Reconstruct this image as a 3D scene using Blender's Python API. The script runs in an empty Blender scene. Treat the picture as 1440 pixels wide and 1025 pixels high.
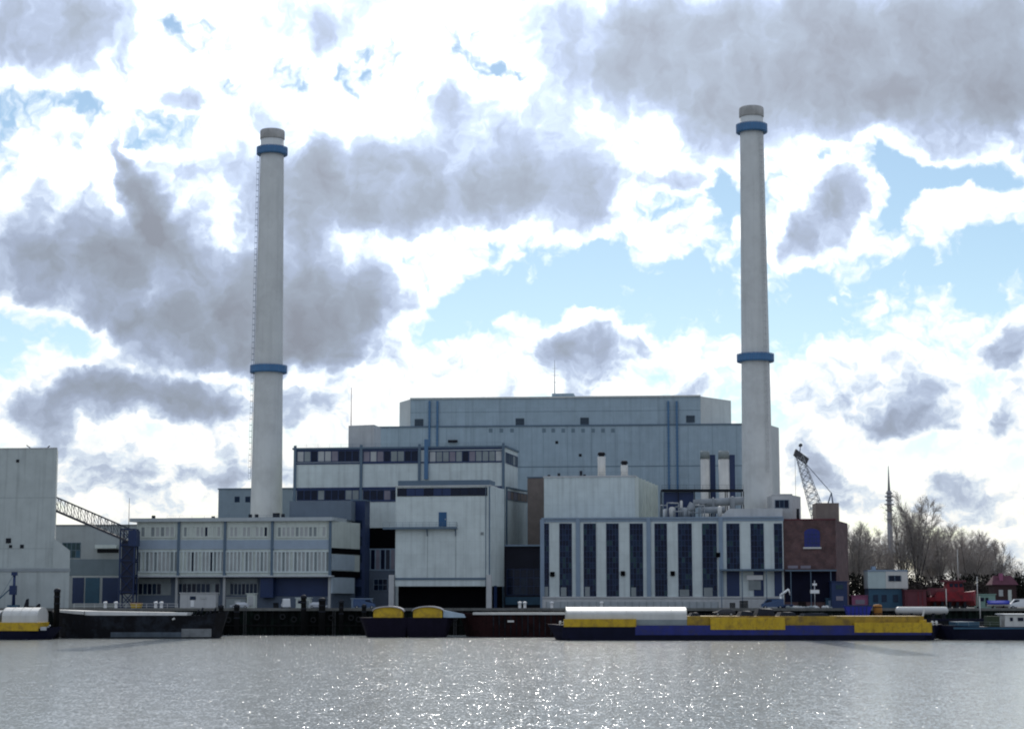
import bpy, math, random
from mathutils import Vector, Matrix
R = math.radians
rnd = random.Random(7)
SC = bpy.context.scene
COL = SC.collection

# ------------------------------------------------------------------ camera
F, CX, CY, CAMZ, YH = 2627.0, 720.0, 512.5, 8.0, 843.0
PITCH = math.atan((YH - CY) / F)
cp, sp = math.cos(PITCH), math.sin(PITCH)
cam = bpy.data.cameras.new('camera'); camo = bpy.data.objects.new('camera', cam); COL.objects.link(camo)
cam.sensor_fit = 'HORIZONTAL'; cam.sensor_width = 36.0; cam.lens = 36.0 * F / 1440.0
cam.clip_start = 1.0; cam.clip_end = 30000.0
camo.location = (0, 0, CAMZ); camo.rotation_euler = (R(90) + PITCH, 0, 0)
SC.camera = camo

def ray(px, py):
    dx, dy = (px - CX) / F, (CY - py) / F
    return Vector((dx, cp - dy * sp, sp + dy * cp))
def at(px, py, Y):
    d = ray(px, py); t = Y / d.y
    return Vector((d.x * t, Y, CAMZ + d.z * t))
def gx(px, Y): return at(px, 850, Y).x          # x of a column of the survey near ground level
def gz(py, Y): return at(720, py, Y).z

# ------------------------------------------------------------------ materials
MATS = {}
def mat(name, col, rough=0.7, var=0.12, streak=0.0, scale=0.35, metal=0.0, spec=0.4, dirt=None, panel=None):
    m = bpy.data.materials.new(name); m.use_nodes = True
    nt = m.node_tree; N = nt.nodes; L = nt.links
    b = N['Principled BSDF']
    b.inputs['Roughness'].default_value = rough; b.inputs['Metallic'].default_value = metal
    b.inputs['Specular IOR Level'].default_value = spec
    tc = N.new('ShaderNodeTexCoord')
    n1 = N.new('ShaderNodeTexNoise'); n1.inputs['Scale'].default_value = scale; n1.inputs['Detail'].default_value = 6; n1.inputs['Roughness'].default_value = .65
    L.new(tc.outputs['Object'], n1.inputs['Vector'])
    r1 = N.new('ShaderNodeMapRange'); r1.inputs['From Min'].default_value = .3; r1.inputs['From Max'].default_value = .7
    r1.inputs['To Min'].default_value = 1 - var; r1.inputs['To Max'].default_value = 1 + var * .6
    L.new(n1.outputs['Fac'], r1.inputs['Value'])
    val = r1.outputs['Result']
    if streak > 0:
        mp = N.new('ShaderNodeMapping'); mp.inputs['Scale'].default_value = (1.1, 1.1, .05)
        L.new(tc.outputs['Object'], mp.inputs['Vector'])
        n2 = N.new('ShaderNodeTexNoise'); n2.inputs['Scale'].default_value = .9; n2.inputs['Detail'].default_value = 5
        L.new(mp.outputs['Vector'], n2.inputs['Vector'])
        r2 = N.new('ShaderNodeMapRange'); r2.inputs['From Min'].default_value = .5; r2.inputs['From Max'].default_value = .78
        r2.inputs['To Min'].default_value = 1; r2.inputs['To Max'].default_value = 1 - streak
        L.new(n2.outputs['Fac'], r2.inputs['Value'])
        mu = N.new('ShaderNodeMath'); mu.operation = 'MULTIPLY'
        L.new(val, mu.inputs[0]); L.new(r2.outputs['Result'], mu.inputs[1]); val = mu.outputs[0]
    if panel:       # sheets of slightly uneven tone with fine joints between them
        w, h, dark, tone = panel
        sx = N.new('ShaderNodeSeparateXYZ'); L.new(tc.outputs['Object'], sx.inputs[0])
        cb = N.new('ShaderNodeCombineXYZ'); ad = N.new('ShaderNodeMath'); L.new(sx.outputs['X'], ad.inputs[0]); L.new(sx.outputs['Y'], ad.inputs[1])
        if w: L.new(ad.outputs[0], cb.inputs['X'])
        L.new(sx.outputs['Z'], cb.inputs['Y'])
        br = N.new('ShaderNodeTexBrick'); br.offset = 0; br.inputs['Scale'].default_value = 1.0
        br.inputs['Brick Width'].default_value = w or 1000.0; br.inputs['Row Height'].default_value = h; br.inputs['Mortar Size'].default_value = .035; br.inputs['Mortar Smooth'].default_value = .3
        br.inputs['Color1'].default_value = (1 - tone,) * 3 + (1,); br.inputs['Color2'].default_value = (1 + tone,) * 3 + (1,); br.inputs['Mortar'].default_value = (dark,) * 3 + (1,)
        L.new(cb.outputs[0], br.inputs['Vector'])
        m3 = N.new('ShaderNodeMath'); m3.operation = 'MULTIPLY'; L.new(val, m3.inputs[0]); L.new(br.outputs['Color'], m3.inputs[1]); val = m3.outputs[0]
    mx = N.new('ShaderNodeVectorMath'); mx.operation = 'SCALE'
    mx.inputs[0].default_value = col[:3]
    L.new(val, mx.inputs['Scale'])
    out = mx.outputs['Vector']
    if dirt:
        n3 = N.new('ShaderNodeTexNoise'); n3.inputs['Scale'].default_value = dirt[1]; n3.inputs['Detail'].default_value = 7; n3.inputs['Roughness'].default_value = .7
        L.new(tc.outputs['Object'], n3.inputs['Vector'])
        r3 = N.new('ShaderNodeMapRange'); r3.inputs['From Min'].default_value = .48; r3.inputs['From Max'].default_value = .62
        r3.inputs['To Min'].default_value = 0; r3.inputs['To Max'].default_value = dirt[2]
        L.new(n3.outputs['Fac'], r3.inputs['Value'])
        mc = N.new('ShaderNodeMix'); mc.data_type = 'RGBA'
        L.new(r3.outputs['Result'], mc.inputs['Factor']); L.new(out, mc.inputs['A'])
        mc.inputs['B'].default_value = (*dirt[0], 1); out = mc.outputs['Result']
    L.new(out, b.inputs['Base Color'])
    MATS[name] = m
    return m

M_white = mat('painted_white_panel', (.58, .64, .62), .6, .10, .26, panel=(2.4, 3.2, .86, .03))
M_cream = mat('cream_panel', (.57, .61, .55), .6, .10, .18)
M_conc = mat('pale_concrete', (.50, .505, .495), .85, .12, .18)
M_silo = mat('silo_render', (.49, .53, .51), .85, .10, .26, panel=(0, 4.5, .90, .02))
M_boil = mat('grey_blue_cladding', (.325, .412, .465), .6, .09, .20, panel=(1.8, 5.2, .88, .035))
M_boil_light = mat('pale_grey_cladding', (.56, .58, .55), .6, .08, .12)
M_band = mat('blue_grey_panel', (.22, .29, .37), .5, .10, .10)
M_blue = mat('navy_blue_paint', (.013, .032, .10), .5, .15, .15)
M_rail = mat('blue_rail_paint', (.075, .17, .30), .5, .12)
M_ring = mat('chimney_ring_blue', (.06, .17, .33), .5, .15)
M_ringtop = mat('chimney_ring_pale', (.09, .18, .34), .5, .15)
M_dark = mat('dark_steel', (.014, .016, .022), .7, .2, spec=.2)
M_darkcap = mat('sooty_cap', (.42, .41, .39), .85, .3, .3)
M_spandrel = mat('spandrel_pale_blue', (.32, .39, .46), .5, .1, .1)
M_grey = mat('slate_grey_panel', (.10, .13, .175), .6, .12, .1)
M_roof = mat('roof_felt', (.20, .21, .215), .9, .2)
M_trim = mat('blue_grey_trim', (.10, .15, .20), .5, .1)
M_brown = mat('brown_brick_shaft', (.20, .165, .145), .9, .2, .1)
M_chim = mat('chimney_concrete', (.68, .69, .665), .85, .08, .12, .12, panel=(0, 3.4, .93, .015), dirt=((.42, .42, .40), .10, .35))
M_pipe = mat('galvanised_pipe', (.45, .47, .48), .45, .12, metal=.2)
M_duct = mat('weathered_duct', (.27, .29, .30), .6, .2, .2)
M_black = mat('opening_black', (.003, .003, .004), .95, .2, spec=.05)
M_yel = mat('yellow_paint', (.56, .36, .012), .5, .16, .15, .8, dirt=((.16, .09, .03), .9, .45))
M_hullblue = mat('hull_blue', (.012, .02, .17), .45, .25, .2, .5, dirt=((.03, .03, .06), .4, .7))
M_hullnavy = mat('hull_navy', (.006, .007, .022), .7, .3, .2, .5, spec=.15)
M_hulldusk = mat('hull_dusk', (.007, .005, .014), .8, .3, .2, .5, spec=.15)
M_hullblack = mat('hull_black', (.007, .007, .009), .75, .3, .2, .5, spec=.15, dirt=((.026, .033, .044), .25, .6))
M_hullrust = mat('hull_rust', (.024, .009, .009), .9, .3, .3, .5, spec=.1, dirt=((.008, .005, .005), .4, .8))
M_cover = mat('hatch_cover_white', (.58, .57, .53), .5, .10, .12)
M_red = mat('red_paint', (.24, .014, .022), .6, .3, .3, .6, dirt=((.06, .012, .018), .8, .7))
M_dred = mat('dark_red_paint', (.12, .025, .035), .6, .2, .2)
M_pink = mat('faded_pink_paint', (.32, .10, .18), .6, .2)
M_teal = mat('teal_paint', (.025, .085, .14), .5, .2, .1)
M_cobalt = mat('cobalt_paint', (.015, .03, .34), .45, .2)
M_orange = mat('rusty_orange', (.40, .17, .03), .7, .25)
M_green = mat('pale_green_paint', (.22, .36, .30), .6, .2)
M_tyre = mat('tyre_rubber', (.012, .012, .013), .9, .2)
M_carblk = mat('car_paint_black', (.012, .012, .016), .25, .1, spec=.6)
M_carslv = mat('car_paint_silver', (.48, .50, .52), .3, .1, metal=.4)
M_carwht = mat('car_paint_white', (.74, .75, .74), .3, .08)
M_carblue = mat('car_paint_blue', (.03, .07, .16), .3, .1)
M_bark = mat('bark', (.105, .092, .085), .95, .3)
M_twig = mat('twig_bark', (.38, .34, .31), .95, .3)
M_leafd = mat('evergreen_leaf', (.017, .018, .014), .95, .4, 0, 1.2, spec=.1)
M_leafb = mat('bramble_leaf', (.050, .040, .036), .95, .4, 0, 1.2, spec=.1)
M_timber = mat('tarred_timber', (.010, .010, .010), .95, .4, .2, spec=.1)
M_sign = mat('white_sign', (.80, .80, .78), .5, .05)

def glass(name, col, rough=.12):
    m = mat(name, col, rough, .35, 0, .5, spec=.22); return m
M_glass = glass('window_glass_dark', (.004, .010, .030))
M_glassb = glass('window_glass_blue', (.010, .025, .055))
M_glasst = glass('window_glass_teal', (.022, .055, .065))
M_blind = mat('window_blind_pale', (.42, .43, .42), .5, .15)
M_blind2 = mat('window_blind_grey', (.24, .27, .27), .5, .2)
M_blind3 = mat('window_blind_mauve', (.22, .20, .24), .5, .2)

def brick_mat(name, c1, c2, mortar):
    m = bpy.data.materials.new(name); m.use_nodes = True
    N = m.node_tree.nodes; L = m.node_tree.links; b = N['Principled BSDF']
    b.inputs['Roughness'].default_value = .9
    tc = N.new('ShaderNodeTexCoord'); sx = N.new('ShaderNodeSeparateXYZ'); L.new(tc.outputs['Object'], sx.inputs[0])
    ad = N.new('ShaderNodeMath'); L.new(sx.outputs['X'], ad.inputs[0]); L.new(sx.outputs['Y'], ad.inputs[1])
    cb = N.new('ShaderNodeCombineXYZ'); L.new(ad.outputs[0], cb.inputs['X']); L.new(sx.outputs['Z'], cb.inputs['Y'])
    br = N.new('ShaderNodeTexBrick'); br.inputs['Scale'].default_value = 1.0
    br.inputs['Brick Width'].default_value = .5; br.inputs['Row Height'].default_value = .16; br.inputs['Mortar Size'].default_value = .012
    br.inputs['Color1'].default_value = (*c1, 1); br.inputs['Color2'].default_value = (*c2, 1); br.inputs['Mortar'].default_value = (*mortar, 1)
    L.new(cb.outputs[0], br.inputs['Vector'])
    n = N.new('ShaderNodeTexNoise'); n.inputs['Scale'].default_value = .5; n.inputs['Detail'].default_value = 6
    L.new(tc.outputs['Object'], n.inputs['Vector'])
    r = N.new('ShaderNodeMapRange'); r.inputs['From Min'].default_value = .3; r.inputs['From Max'].default_value = .7
    r.inputs['To Min'].default_value = .6; r.inputs['To Max'].default_value = 1.3
    L.new(n.outputs['Fac'], r.inputs['Value'])
    v = N.new('ShaderNodeVectorMath'); v.operation = 'SCALE'; L.new(br.outputs['Color'], v.inputs[0]); L.new(r.outputs['Result'], v.inputs['Scale'])
    L.new(v.outputs['Vector'], b.inputs['Base Color'])
    return m
M_brick = brick_mat('red_brick', (.115, .054, .05), (.075, .038, .04), (.14, .115, .11))

# ------------------------------------------------------------------ mesh builder
class MB:
    def __init__(s): s.v = []; s.f = []; s.mi = []; s.smooth = []
    def _add(s, vs, fs, mi=0, sm=False):
        o = len(s.v); s.v += [Vector(v) for v in vs]
        for f in fs: s.f.append([o + i for i in f]); s.mi.append(mi); s.smooth.append(sm)
    def hexa(s, b, t, mi=0):
        "four bottom points and four top points, both anticlockwise seen from above"
        s._add(list(b) + list(t), [(3, 2, 1, 0), (4, 5, 6, 7), (0, 1, 5, 4), (1, 2, 6, 5), (2, 3, 7, 6), (3, 0, 4, 7)], mi)
    def box(s, x0, x1, y0, y1, z0, z1, mi=0):
        s.hexa([(x0, y0, z0), (x1, y0, z0), (x1, y1, z0), (x0, y1, z0)], [(x0, y0, z1), (x1, y0, z1), (x1, y1, z1), (x0, y1, z1)], mi)
    def prism(s, poly, z0, z1, mi=0):
        n = len(poly); a = sum(poly[i][0] * poly[(i + 1) % n][1] - poly[(i + 1) % n][0] * poly[i][1] for i in range(n))
        if a < 0: poly = list(reversed(poly))
        vs = [(p[0], p[1], z0) for p in poly] + [(p[0], p[1], z1) for p in poly]
        fs = [tuple(range(n - 1, -1, -1)), tuple(range(n, 2 * n))] + [(i, (i + 1) % n, n + (i + 1) % n, n + i) for i in range(n)]
        s._add(vs, fs, mi)
    def tube(s, p0, p1, r0, r1=None, n=8, mi=0, caps=True, sm=True):
        p0, p1 = Vector(p0), Vector(p1); r1 = r0 if r1 is None else r1
        d = (p1 - p0)
        if d.length < 1e-6: return
        d.normalize(); a = d.orthogonal().normalized(); b = d.cross(a)
        vs = []
        for p, r in ((p0, r0), (p1, r1)):
            for i in range(n):
                t = 2 * math.pi * i / n; vs.append(p + (a * math.cos(t) + b * math.sin(t)) * r)
        s._add(vs, [(i, (i + 1) % n, n + (i + 1) % n, n + i) for i in range(n)], mi, sm)
        if caps:
            o = len(s.v) - 2 * n
            s.f.append([o + i for i in reversed(range(n))]); s.mi.append(mi); s.smooth.append(False)
            s.f.append([o + n + i for i in range(n)]); s.mi.append(mi); s.smooth.append(False)
    def lathe(s, c, prof, n=32, mi=0, sm=True):
        "profile of (radius, z) rings about a vertical axis at c"
        vs = []
        for r, z in prof:
            for i in range(n):
                t = 2 * math.pi * i / n; vs.append((c[0] + r * math.cos(t), c[1] + r * math.sin(t), z))
        fs = []
        for k in range(len(prof) - 1):
            for i in range(n):
                fs.append((k * n + i, k * n + (i + 1) % n, (k + 1) * n + (i + 1) % n, (k + 1) * n + i))
        s._add(vs, fs, mi, sm)
        o = len(s.v) - len(vs)
        s.f.append([o + i for i in reversed(range(n))]); s.mi.append(mi); s.smooth.append(False)
        e = o + (len(prof) - 1) * n
        s.f.append([e + i for i in range(n)]); s.mi.append(mi); s.smooth.append(False)
    def bar(s, p0, p1, w=.1, mi=0): s.tube(p0, p1, w * .7, None, 4, mi, True, False)
    def build(s, name, mats, parent=None, crease=False):
        if not isinstance(mats, (list, tuple)): mats = [mats]
        off = Vector((0, 0, 0))
        if parent is not None:
            q = parent
            while q is not None: off += q.location; q = q.parent
        me = bpy.data.meshes.new(name)
        loc = Vector((0, 0, 0))
        if parent is None and s.v:
            xs = [v.x for v in s.v]; ys = [v.y for v in s.v]; zs = [v.z for v in s.v]
            loc = Vector(((min(xs) + max(xs)) / 2, (min(ys) + max(ys)) / 2, min(zs)))
        me.from_pydata([v - off - loc for v in s.v], [], s.f)
        for m in mats: me.materials.append(m)
        me.polygons.foreach_set('material_index', s.mi); me.polygons.foreach_set('use_smooth', s.smooth)
        me.update()
        o = bpy.data.objects.new(name, me); COL.objects.link(o); o.location = loc
        if parent is not None: o.parent = parent
        return o

def tag(o, label=None, cat=None, group=None, kind=None):
    if label: o['label'] = label
    if cat: o['category'] = cat
    if group: o['group'] = group
    if kind: o['kind'] = kind
    return o
def thing(name, loc, label, cat, group=None):
    o = bpy.data.objects.new(name, None); COL.objects.link(o); o.location = loc; o.empty_display_size = .5
    return tag(o, label, cat, group)
def copy_thing(root, loc, rotz=0, scale=1, label=None):
    r = root.copy(); COL.objects.link(r); r.location = loc; r.rotation_euler = (0, 0, rotz); r.scale = (scale,) * 3
    if label: r['label'] = label
    for ch in list(root.children):
        c = ch.copy(); COL.objects.link(c); c.parent = r
        for g in ch.children:
            d = g.copy(); COL.objects.link(d); d.parent = c
    return r

class Face:
    "a vertical wall plane between two plan points; features are surveyed on it in photo columns and rows"
    def __init__(s, a, b):
        s.a = Vector((a[0], a[1], 0)); s.b = Vector((b[0], b[1], 0)); s.d = (s.b - s.a).normalized(); s.L = (s.b - s.a).length
        s.n = Vector((s.d.y, -s.d.x, 0))
    def hit(s, px, py):
        d = ray(px, py); o = Vector((0, 0, CAMZ))
        t = (s.a - o).dot(s.n) / d.dot(s.n)
        p = o + d * t
        return (p - s.a).dot(s.d), p.z
    def p(s, u, z, o=0): q = s.a + s.d * u + s.n * o; return Vector((q.x, q.y, z))
    def slab(s, mb, u0, u1, z0, z1, o0, o1, mi=0):
        P = s.p
        mb.hexa([P(u0, z0, o1), P(u1, z0, o1), P(u1, z0, o0), P(u0, z0, o0)], [P(u0, z1, o1), P(u1, z1, o1), P(u1, z1, o0), P(u0, z1, o0)], mi)
    def rect(s, px0, py0, px1, py1):
        ym = (py0 + py1) / 2; xm = (px0 + px1) / 2
        return s.hit(px0, ym)[0], s.hit(px1, ym)[0], s.hit(xm, py1)[1], s.hit(xm, py0)[1]
    def prect(s, mb, px0, py0, px1, py1, o0, o1, mi=0):
        u0, u1, z0, z1 = s.rect(px0, py0, px1, py1); s.slab(mb, u0, u1, z0, z1, o0, o1, mi)
def face_px(pxa, Ya, pxb, Yb, py=760):
    return Face(at(pxa, py, Ya), at(pxb, py, Yb))
GZ = 6.0    # quay level above the water

def window(face, rect, nc, nr, parent, mats, probs, rr, out=.0, fm=None, bar=.12, fname='window', fout=.09):
    "a window: panes in one mesh, the frame as its sub-part"
    u0, u1, z0, z1 = rect
    g = MB(); f = MB()
    du = (u1 - u0) / nc; dz = (z1 - z0) / nr
    for i in range(nc):
        for j in range(nr):
            k = rr.choices(range(len(mats)), probs)[0]
            t = rr.uniform(-.012, .012)
            face.slab(g, u0 + i * du + .01, u0 + (i + 1) * du - .01, z0 + j * dz + .01, z0 + (j + 1) * dz - .01, out - .04, out + .03 + t, k)
    w = g.build(fname, mats, parent)
    for i in range(nc + 1): face.slab(f, u0 + i * du - bar / 2, u0 + i * du + bar / 2, z0, z1, out - .035, out + fout)
    for j in range(nr + 1): face.slab(f, u0 - bar / 2 - .003, u1 + bar / 2 + .003, z0 + j * dz - bar / 2, z0 + j * dz + bar / 2, out - .032, out + fout + .004)
    f.build('frame', fm or M_trim, w)
    return w

def railing(mb, pts, h=1.1, step=1.5, w=.05):
    for a, b in zip(pts[:-1], pts[1:]):
        a, b = Vector(a), Vector(b); L = (b - a).length; n = max(1, int(L / step))
        for i in range(n + 1):
            q = a.lerp(b, i / n); mb.bar(q, q + Vector((0, 0, h)), w)
        for k in (.5, 1.0): mb.bar(a + Vector((0, 0, h * k)), b + Vector((0, 0, h * k)), w)

# ------------------------------------------------------------------ world: sky and clouds
SUN_EL, SUN_AZ = R(34), R(1.0)      # the sun stands high behind the clouds above the plant
def ang(px, py):
    d = ray(px, py).normalized()
    return math.degrees(math.atan2(d.x, d.y)), math.degrees(math.asin(d.z))
PXD = 57.2958 / F                    # degrees per photo pixel near the axis
def world():
    w = bpy.data.worlds.new('World'); SC.world = w; w.use_nodes = True
    nt = w.node_tree; N = nt.nodes; L = nt.links; bg = N['Background']
    def math_(op, a, b=None, c=None):
        n = N.new('ShaderNodeMath'); n.operation = op
        for i, x in enumerate((a, b, c)):
            if x is None: continue
            if isinstance(x, (int, float)): n.inputs[i].default_value = x
            else: L.new(x, n.inputs[i])
        return n.outputs[0]
    def vmath(op, a, b=None, scale=None):
        n = N.new('ShaderNodeVectorMath'); n.operation = op
        for i, x in enumerate((a, b)):
            if x is None: continue
            if isinstance(x, (tuple, list)): n.inputs[i].default_value = x
            else: L.new(x, n.inputs[i])
        if scale is not None:
            if isinstance(scale, (int, float)): n.inputs['Scale'].default_value = scale
            else: L.new(scale, n.inputs['Scale'])
        return n.outputs['Value'] if op in ('LENGTH', 'DOT_PRODUCT') else n.outputs['Vector']
    def mapr(v, a, b, c, d, kind='SMOOTHSTEP'):
        n = N.new('ShaderNodeMapRange'); n.interpolation_type = kind
        L.new(v, n.inputs['Value'])
        for k, x in zip(('From Min', 'From Max', 'To Min', 'To Max'), (a, b, c, d)): n.inputs[k].default_value = x
        return n.outputs['Result']
    def noise(vec, scale, detail, rough=.55, lac=2.0, dist=0.0):
        n = N.new('ShaderNodeTexNoise'); n.inputs['Scale'].default_value = scale; n.inputs['Detail'].default_value = detail
        n.inputs['Roughness'].default_value = rough; n.inputs['Lacunarity'].default_value = lac; n.inputs['Distortion'].default_value = dist
        L.new(vec, n.inputs['Vector']); return n
    tc = N.new('ShaderNodeTexCoord'); D = tc.outputs['Generated']
    s = N.new('ShaderNodeSeparateXYZ'); L.new(D, s.inputs[0])
    az = math_('MULTIPLY', math_('ARCTAN2', s.outputs['X'], s.outputs['Y']), 57.2958)
    el = math_('MULTIPLY', math_('ARCSINE', s.outputs['Z']), 57.2958)
    cb = N.new('ShaderNodeCombineXYZ'); L.new(az, cb.inputs['X']); L.new(el, cb.inputs['Y'])
    P = cb.outputs[0]
    # ragged edges: two scales of warp
    w1 = noise(P, .55, 3, .5); w2 = noise(P, 2.2, 5, .6)
    P1 = vmath('ADD', P, vmath('SCALE', vmath('SUBTRACT', w1.outputs['Color'], (.5, .5, .5)), None, 1.5))
    P2 = vmath('ADD', P1, vmath('SCALE', vmath('SUBTRACT', w2.outputs['Color'], (.5, .5, .5)), None, .5))
    P3 = vmath('MULTIPLY', P2, (1, 1, 0))
    def field(blobs, lo=1.5, hi=.12):
        "sum of soft elliptical clouds; axes along the meridian unless clearly tilted"
        acc = None
        for k, (x, y, rx, ry, rot, wt) in enumerate(blobs):
            a, e = ang(x, y); src = P3
            if acc is not None and k % 4 == 0:      # wait for the sum so far, so that few values are held at once
                ma = N.new('ShaderNodeVectorMath'); ma.operation = 'MULTIPLY_ADD'
                L.new(acc, ma.inputs[0]); ma.inputs[1].default_value = (1e-7, 0, 0); L.new(P3, ma.inputs[2]); src = ma.outputs['Vector']
            sx, sy = 1 / (rx * PXD), 1 / (ry * PXD)
            if abs(rot) < 9:
                q = N.new('ShaderNodeVectorMath'); q.operation = 'MULTIPLY_ADD'; L.new(src, q.inputs[0])
                q.inputs[1].default_value = (sx, sy, 0); q.inputs[2].default_value = (-a * sx, -e * sy, 0); vec = q.outputs['Vector']
            else:
                c, n_ = math.cos(R(rot)), math.sin(R(rot))
                u = math_('ADD', vmath('DOT_PRODUCT', src, (c * sx, n_ * sx, 0)), -(a * c + e * n_) * sx)
                v = math_('ADD', vmath('DOT_PRODUCT', src, (-n_ * sy, c * sy, 0)), -(-a * n_ + e * c) * sy)
                cc = N.new('ShaderNodeCombineXYZ'); L.new(u, cc.inputs['X']); L.new(v, cc.inputs['Y']); vec = cc.outputs[0]
            v = mapr(vmath('LENGTH', vec), lo, hi, 0, wt)
            acc = v if acc is None else math_('ADD', acc, v)
        return acc
    grey = [(55, 45, 110, 75, 0, .95), (190, 5, 75, 30, 0, .35), (455, 20, 75, 45, 20, .6), (440, 60, 28, 32, 0, .4),
            (880, 60, 140, 62, -20, .65), (1090, 85, 210, 90, 0, .65), (1330, 85, 210, 95, 0, .7), (790, 95, 42, 26, -20, .35), (1010, 185, 65, 32, 0, .5), (1310, 210, 45, 22, 0, .3), (1440, 90, 110, 100, 0, .6), (1220, 150, 210, 34, -4, .4), (960, 20, 180, 34, 0, .4), (1250, 20, 240, 40, 0, .4),
            (610, 265, 200, 62, 6, .75), (760, 235, 105, 75, -25, .55), (430, 270, 62, 66, 0, .5), (390, 175, 55, 34, -20, .35), (480, 310, 130, 34, 0, .4), (690, 290, 70, 36, 0, .2), (825, 285, 45, 45, 0, .25), (560, 205, 90, 36, 16, .25), (470, 250, 120, 50, 0, .25), (500, 440, 60, 60, 0, .35), (400, 500, 130, 22, 0, .4), (1000, 130, 260, 60, 0, .3), (850, 110, 60, 30, 0, .2),
            (95, 340, 95, 70, -10, .55), (270, 400, 225, 72, -4, .85), (430, 425, 120, 56, 4, .6), (330, 475, 190, 36, -6, .6), (215, 340, 70, 34, 10, .4),
            (172, 212, 12, 30, 14, .75), (190, 255, 17, 32, 22, .8), (212, 300, 24, 36, 24, .8), (230, 330, 34, 30, 0, .5),
            (205, 545, 130, 34, -2, .85), (310, 575, 60, 18, -6, .4), (105, 555, 40, 34, 0, .3),
            (1185, 270, 45, 38, 0, .7), (1145, 330, 52, 40, 20, .75), (1110, 265, 24, 18, 0, .25),
            (640, 140, 30, 26, -35, .65), (828, 498, 50, 64, 0, .7), (780, 500, 30, 36, 0, .35), (850, 460, 20, 24, 0, .35),
            (1190, 560, 70, 24, 4, .55), (1285, 550, 42, 34, 20, .7), (1265, 597, 62, 15, 0, .75), (1405, 585, 26, 22, 0, .55), (1425, 490, 48, 24, 20, .55),
            (1150, 660, 44, 20, 0, .45), (1385, 690, 75, 18, 0, .6), (945, 250, 50, 14, 4, .5), (955, 312, 26, 16, 20, .5), (250, 142, 44, 14, 0, .5), (300, 235, 95, 22, -8, .45),
            (430, 560, 55, 30, 0, .4), (50, 590, 46, 34, -30, .45), (140, 655, 66, 22, -20, .4), (320, 660, 90, 16, 0, .42), (905, 480, 16, 20, 0, .4), (975, 545, 26, 20, 0, .3), (250, 280, 50, 30, 0, .3)]
    blue = [(770, 398, 130, 40, 12, .75), (620, 452, 95, 30, 14, .75), (900, 425, 130, 42, -4, .75), (985, 395, 60, 34, -10, .5),
            (1130, 430, 80, 52, 10, .75), (1105, 500, 26, 46, 0, .4), (1275, 252, 66, 32, -22, .85), (1225, 212, 26, 26, 0, .6), (1360, 245, 70, 18, 6, .6), (1020, 275, 24, 30, 0, .8),
            (1380, 355, 60, 40, 20, .7), (1385, 410, 48, 34, 30, .6), (1260, 395, 80, 32, 10, .6), (1250, 300, 34, 24, 0, .6), (55, 128, 62, 30, 12, .8), (10, 160, 30, 20, 0, .5), (20, 485, 24, 46, 0, .6),
            (685, 92, 16, 11, 0, .45), (575, 14, 16, 12, 0, .35), (520, 115, 9, 14, 0, .3), (130, 150, 40, 14, 10, .35), (330, 130, 34, 14, -10, .22), (90, 468, 115, 20, -22, .65), (270, 520, 90, 9, -4, .6), (330, 345, 40, 14, -10, .35), (1180, 215, 30, 12, 0, .4), (700, 340, 60, 18, 6, .5), (860, 330, 40, 16, 0, .35), (560, 400, 40, 16, 0, .3), (1300, 440, 50, 24, 0, .5), (1435, 640, 30, 30, 0, .4), (260, 30, 40, 20, 0, .2), (1225, 660, 40, 14, 0, .35), (15, 225, 22, 30, 0, .4)]
    white = [(250, 110, 160, 60, 0, .2), (600, 60, 140, 60, 0, .15), (120, 230, 120, 50, 0, .25), (930, 150, 110, 36, 0, .35), (1350, 290, 75, 34, 8, .45), (1300, 425, 55, 38, 10, .35), (600, 520, 190, 50, 0, .3), (870, 330, 110, 30, 0, .25), (1210, 520, 130, 50, 0, .3), (830, 440, 50, 18, 0, .3)]
    G = field([(x, y, rx * (1.2 if y < 530 else 1.08), ry * 1.2, r_, w_ * (1.05 if y < 530 or x < 400 else .72)) for x, y, rx, ry, r_, w_ in grey]); B = field([(x, y, rx * 1.1, ry * 1.15, r_, w_ * .76) for x, y, rx, ry, r_, w_ in blue]); Wh = field(white)
    n1 = noise(P, .16, 4, .56, 2.1, .3)
    def puff(vec):
        "billowing cloud detail: rounded cells broken up by finer noise"
        v = N.new('ShaderNodeTexVoronoi'); v.feature = 'SMOOTH_F1'; v.inputs['Scale'].default_value = .75; v.inputs['Smoothness'].default_value = .35
        v.inputs['Detail'].default_value = 2.0; v.inputs['Roughness'].default_value = .55; v.inputs['Lacunarity'].default_value = 2.4
        v.voronoi_dimensions = '2D'; L.new(vec, v.inputs['Vector'])
        n = noise(vmath('MULTIPLY', vec, (1, 1.3, 1)), .62, 8, .64, 2.1)
        return math_('ADD', math_('MULTIPLY', math_('SUBTRACT', .42, v.outputs['Distance']), .42), math_('MULTIPLY', math_('SUBTRACT', n.outputs['Fac'], .5), .75))
    f1 = math_('SUBTRACT', n1.outputs['Fac'], .5)
    # towards the horizon the clouds are seen edge-on: their height shrinks
    s2 = N.new('ShaderNodeSeparateXYZ'); L.new(P2, s2.inputs[0])
    yy = math_('MULTIPLY', math_('LOGARITHM', math_('ADD', math_('MULTIPLY', math_('MAXIMUM', s2.outputs['Y'], -4), .0625), 1.0), 2.71828), 26)
    c2 = N.new('ShaderNodeCombineXYZ'); L.new(s2.outputs['X'], c2.inputs['X']); L.new(yy, c2.inputs['Y'])
    f2 = puff(c2.outputs[0]); f2u = puff(vmath('ADD', c2.outputs[0], (.06, .38, 0)))
    rim = math_('SUBTRACT', f2, f2u)             # positive where the cloud thins out upward: a lit upper edge
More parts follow.
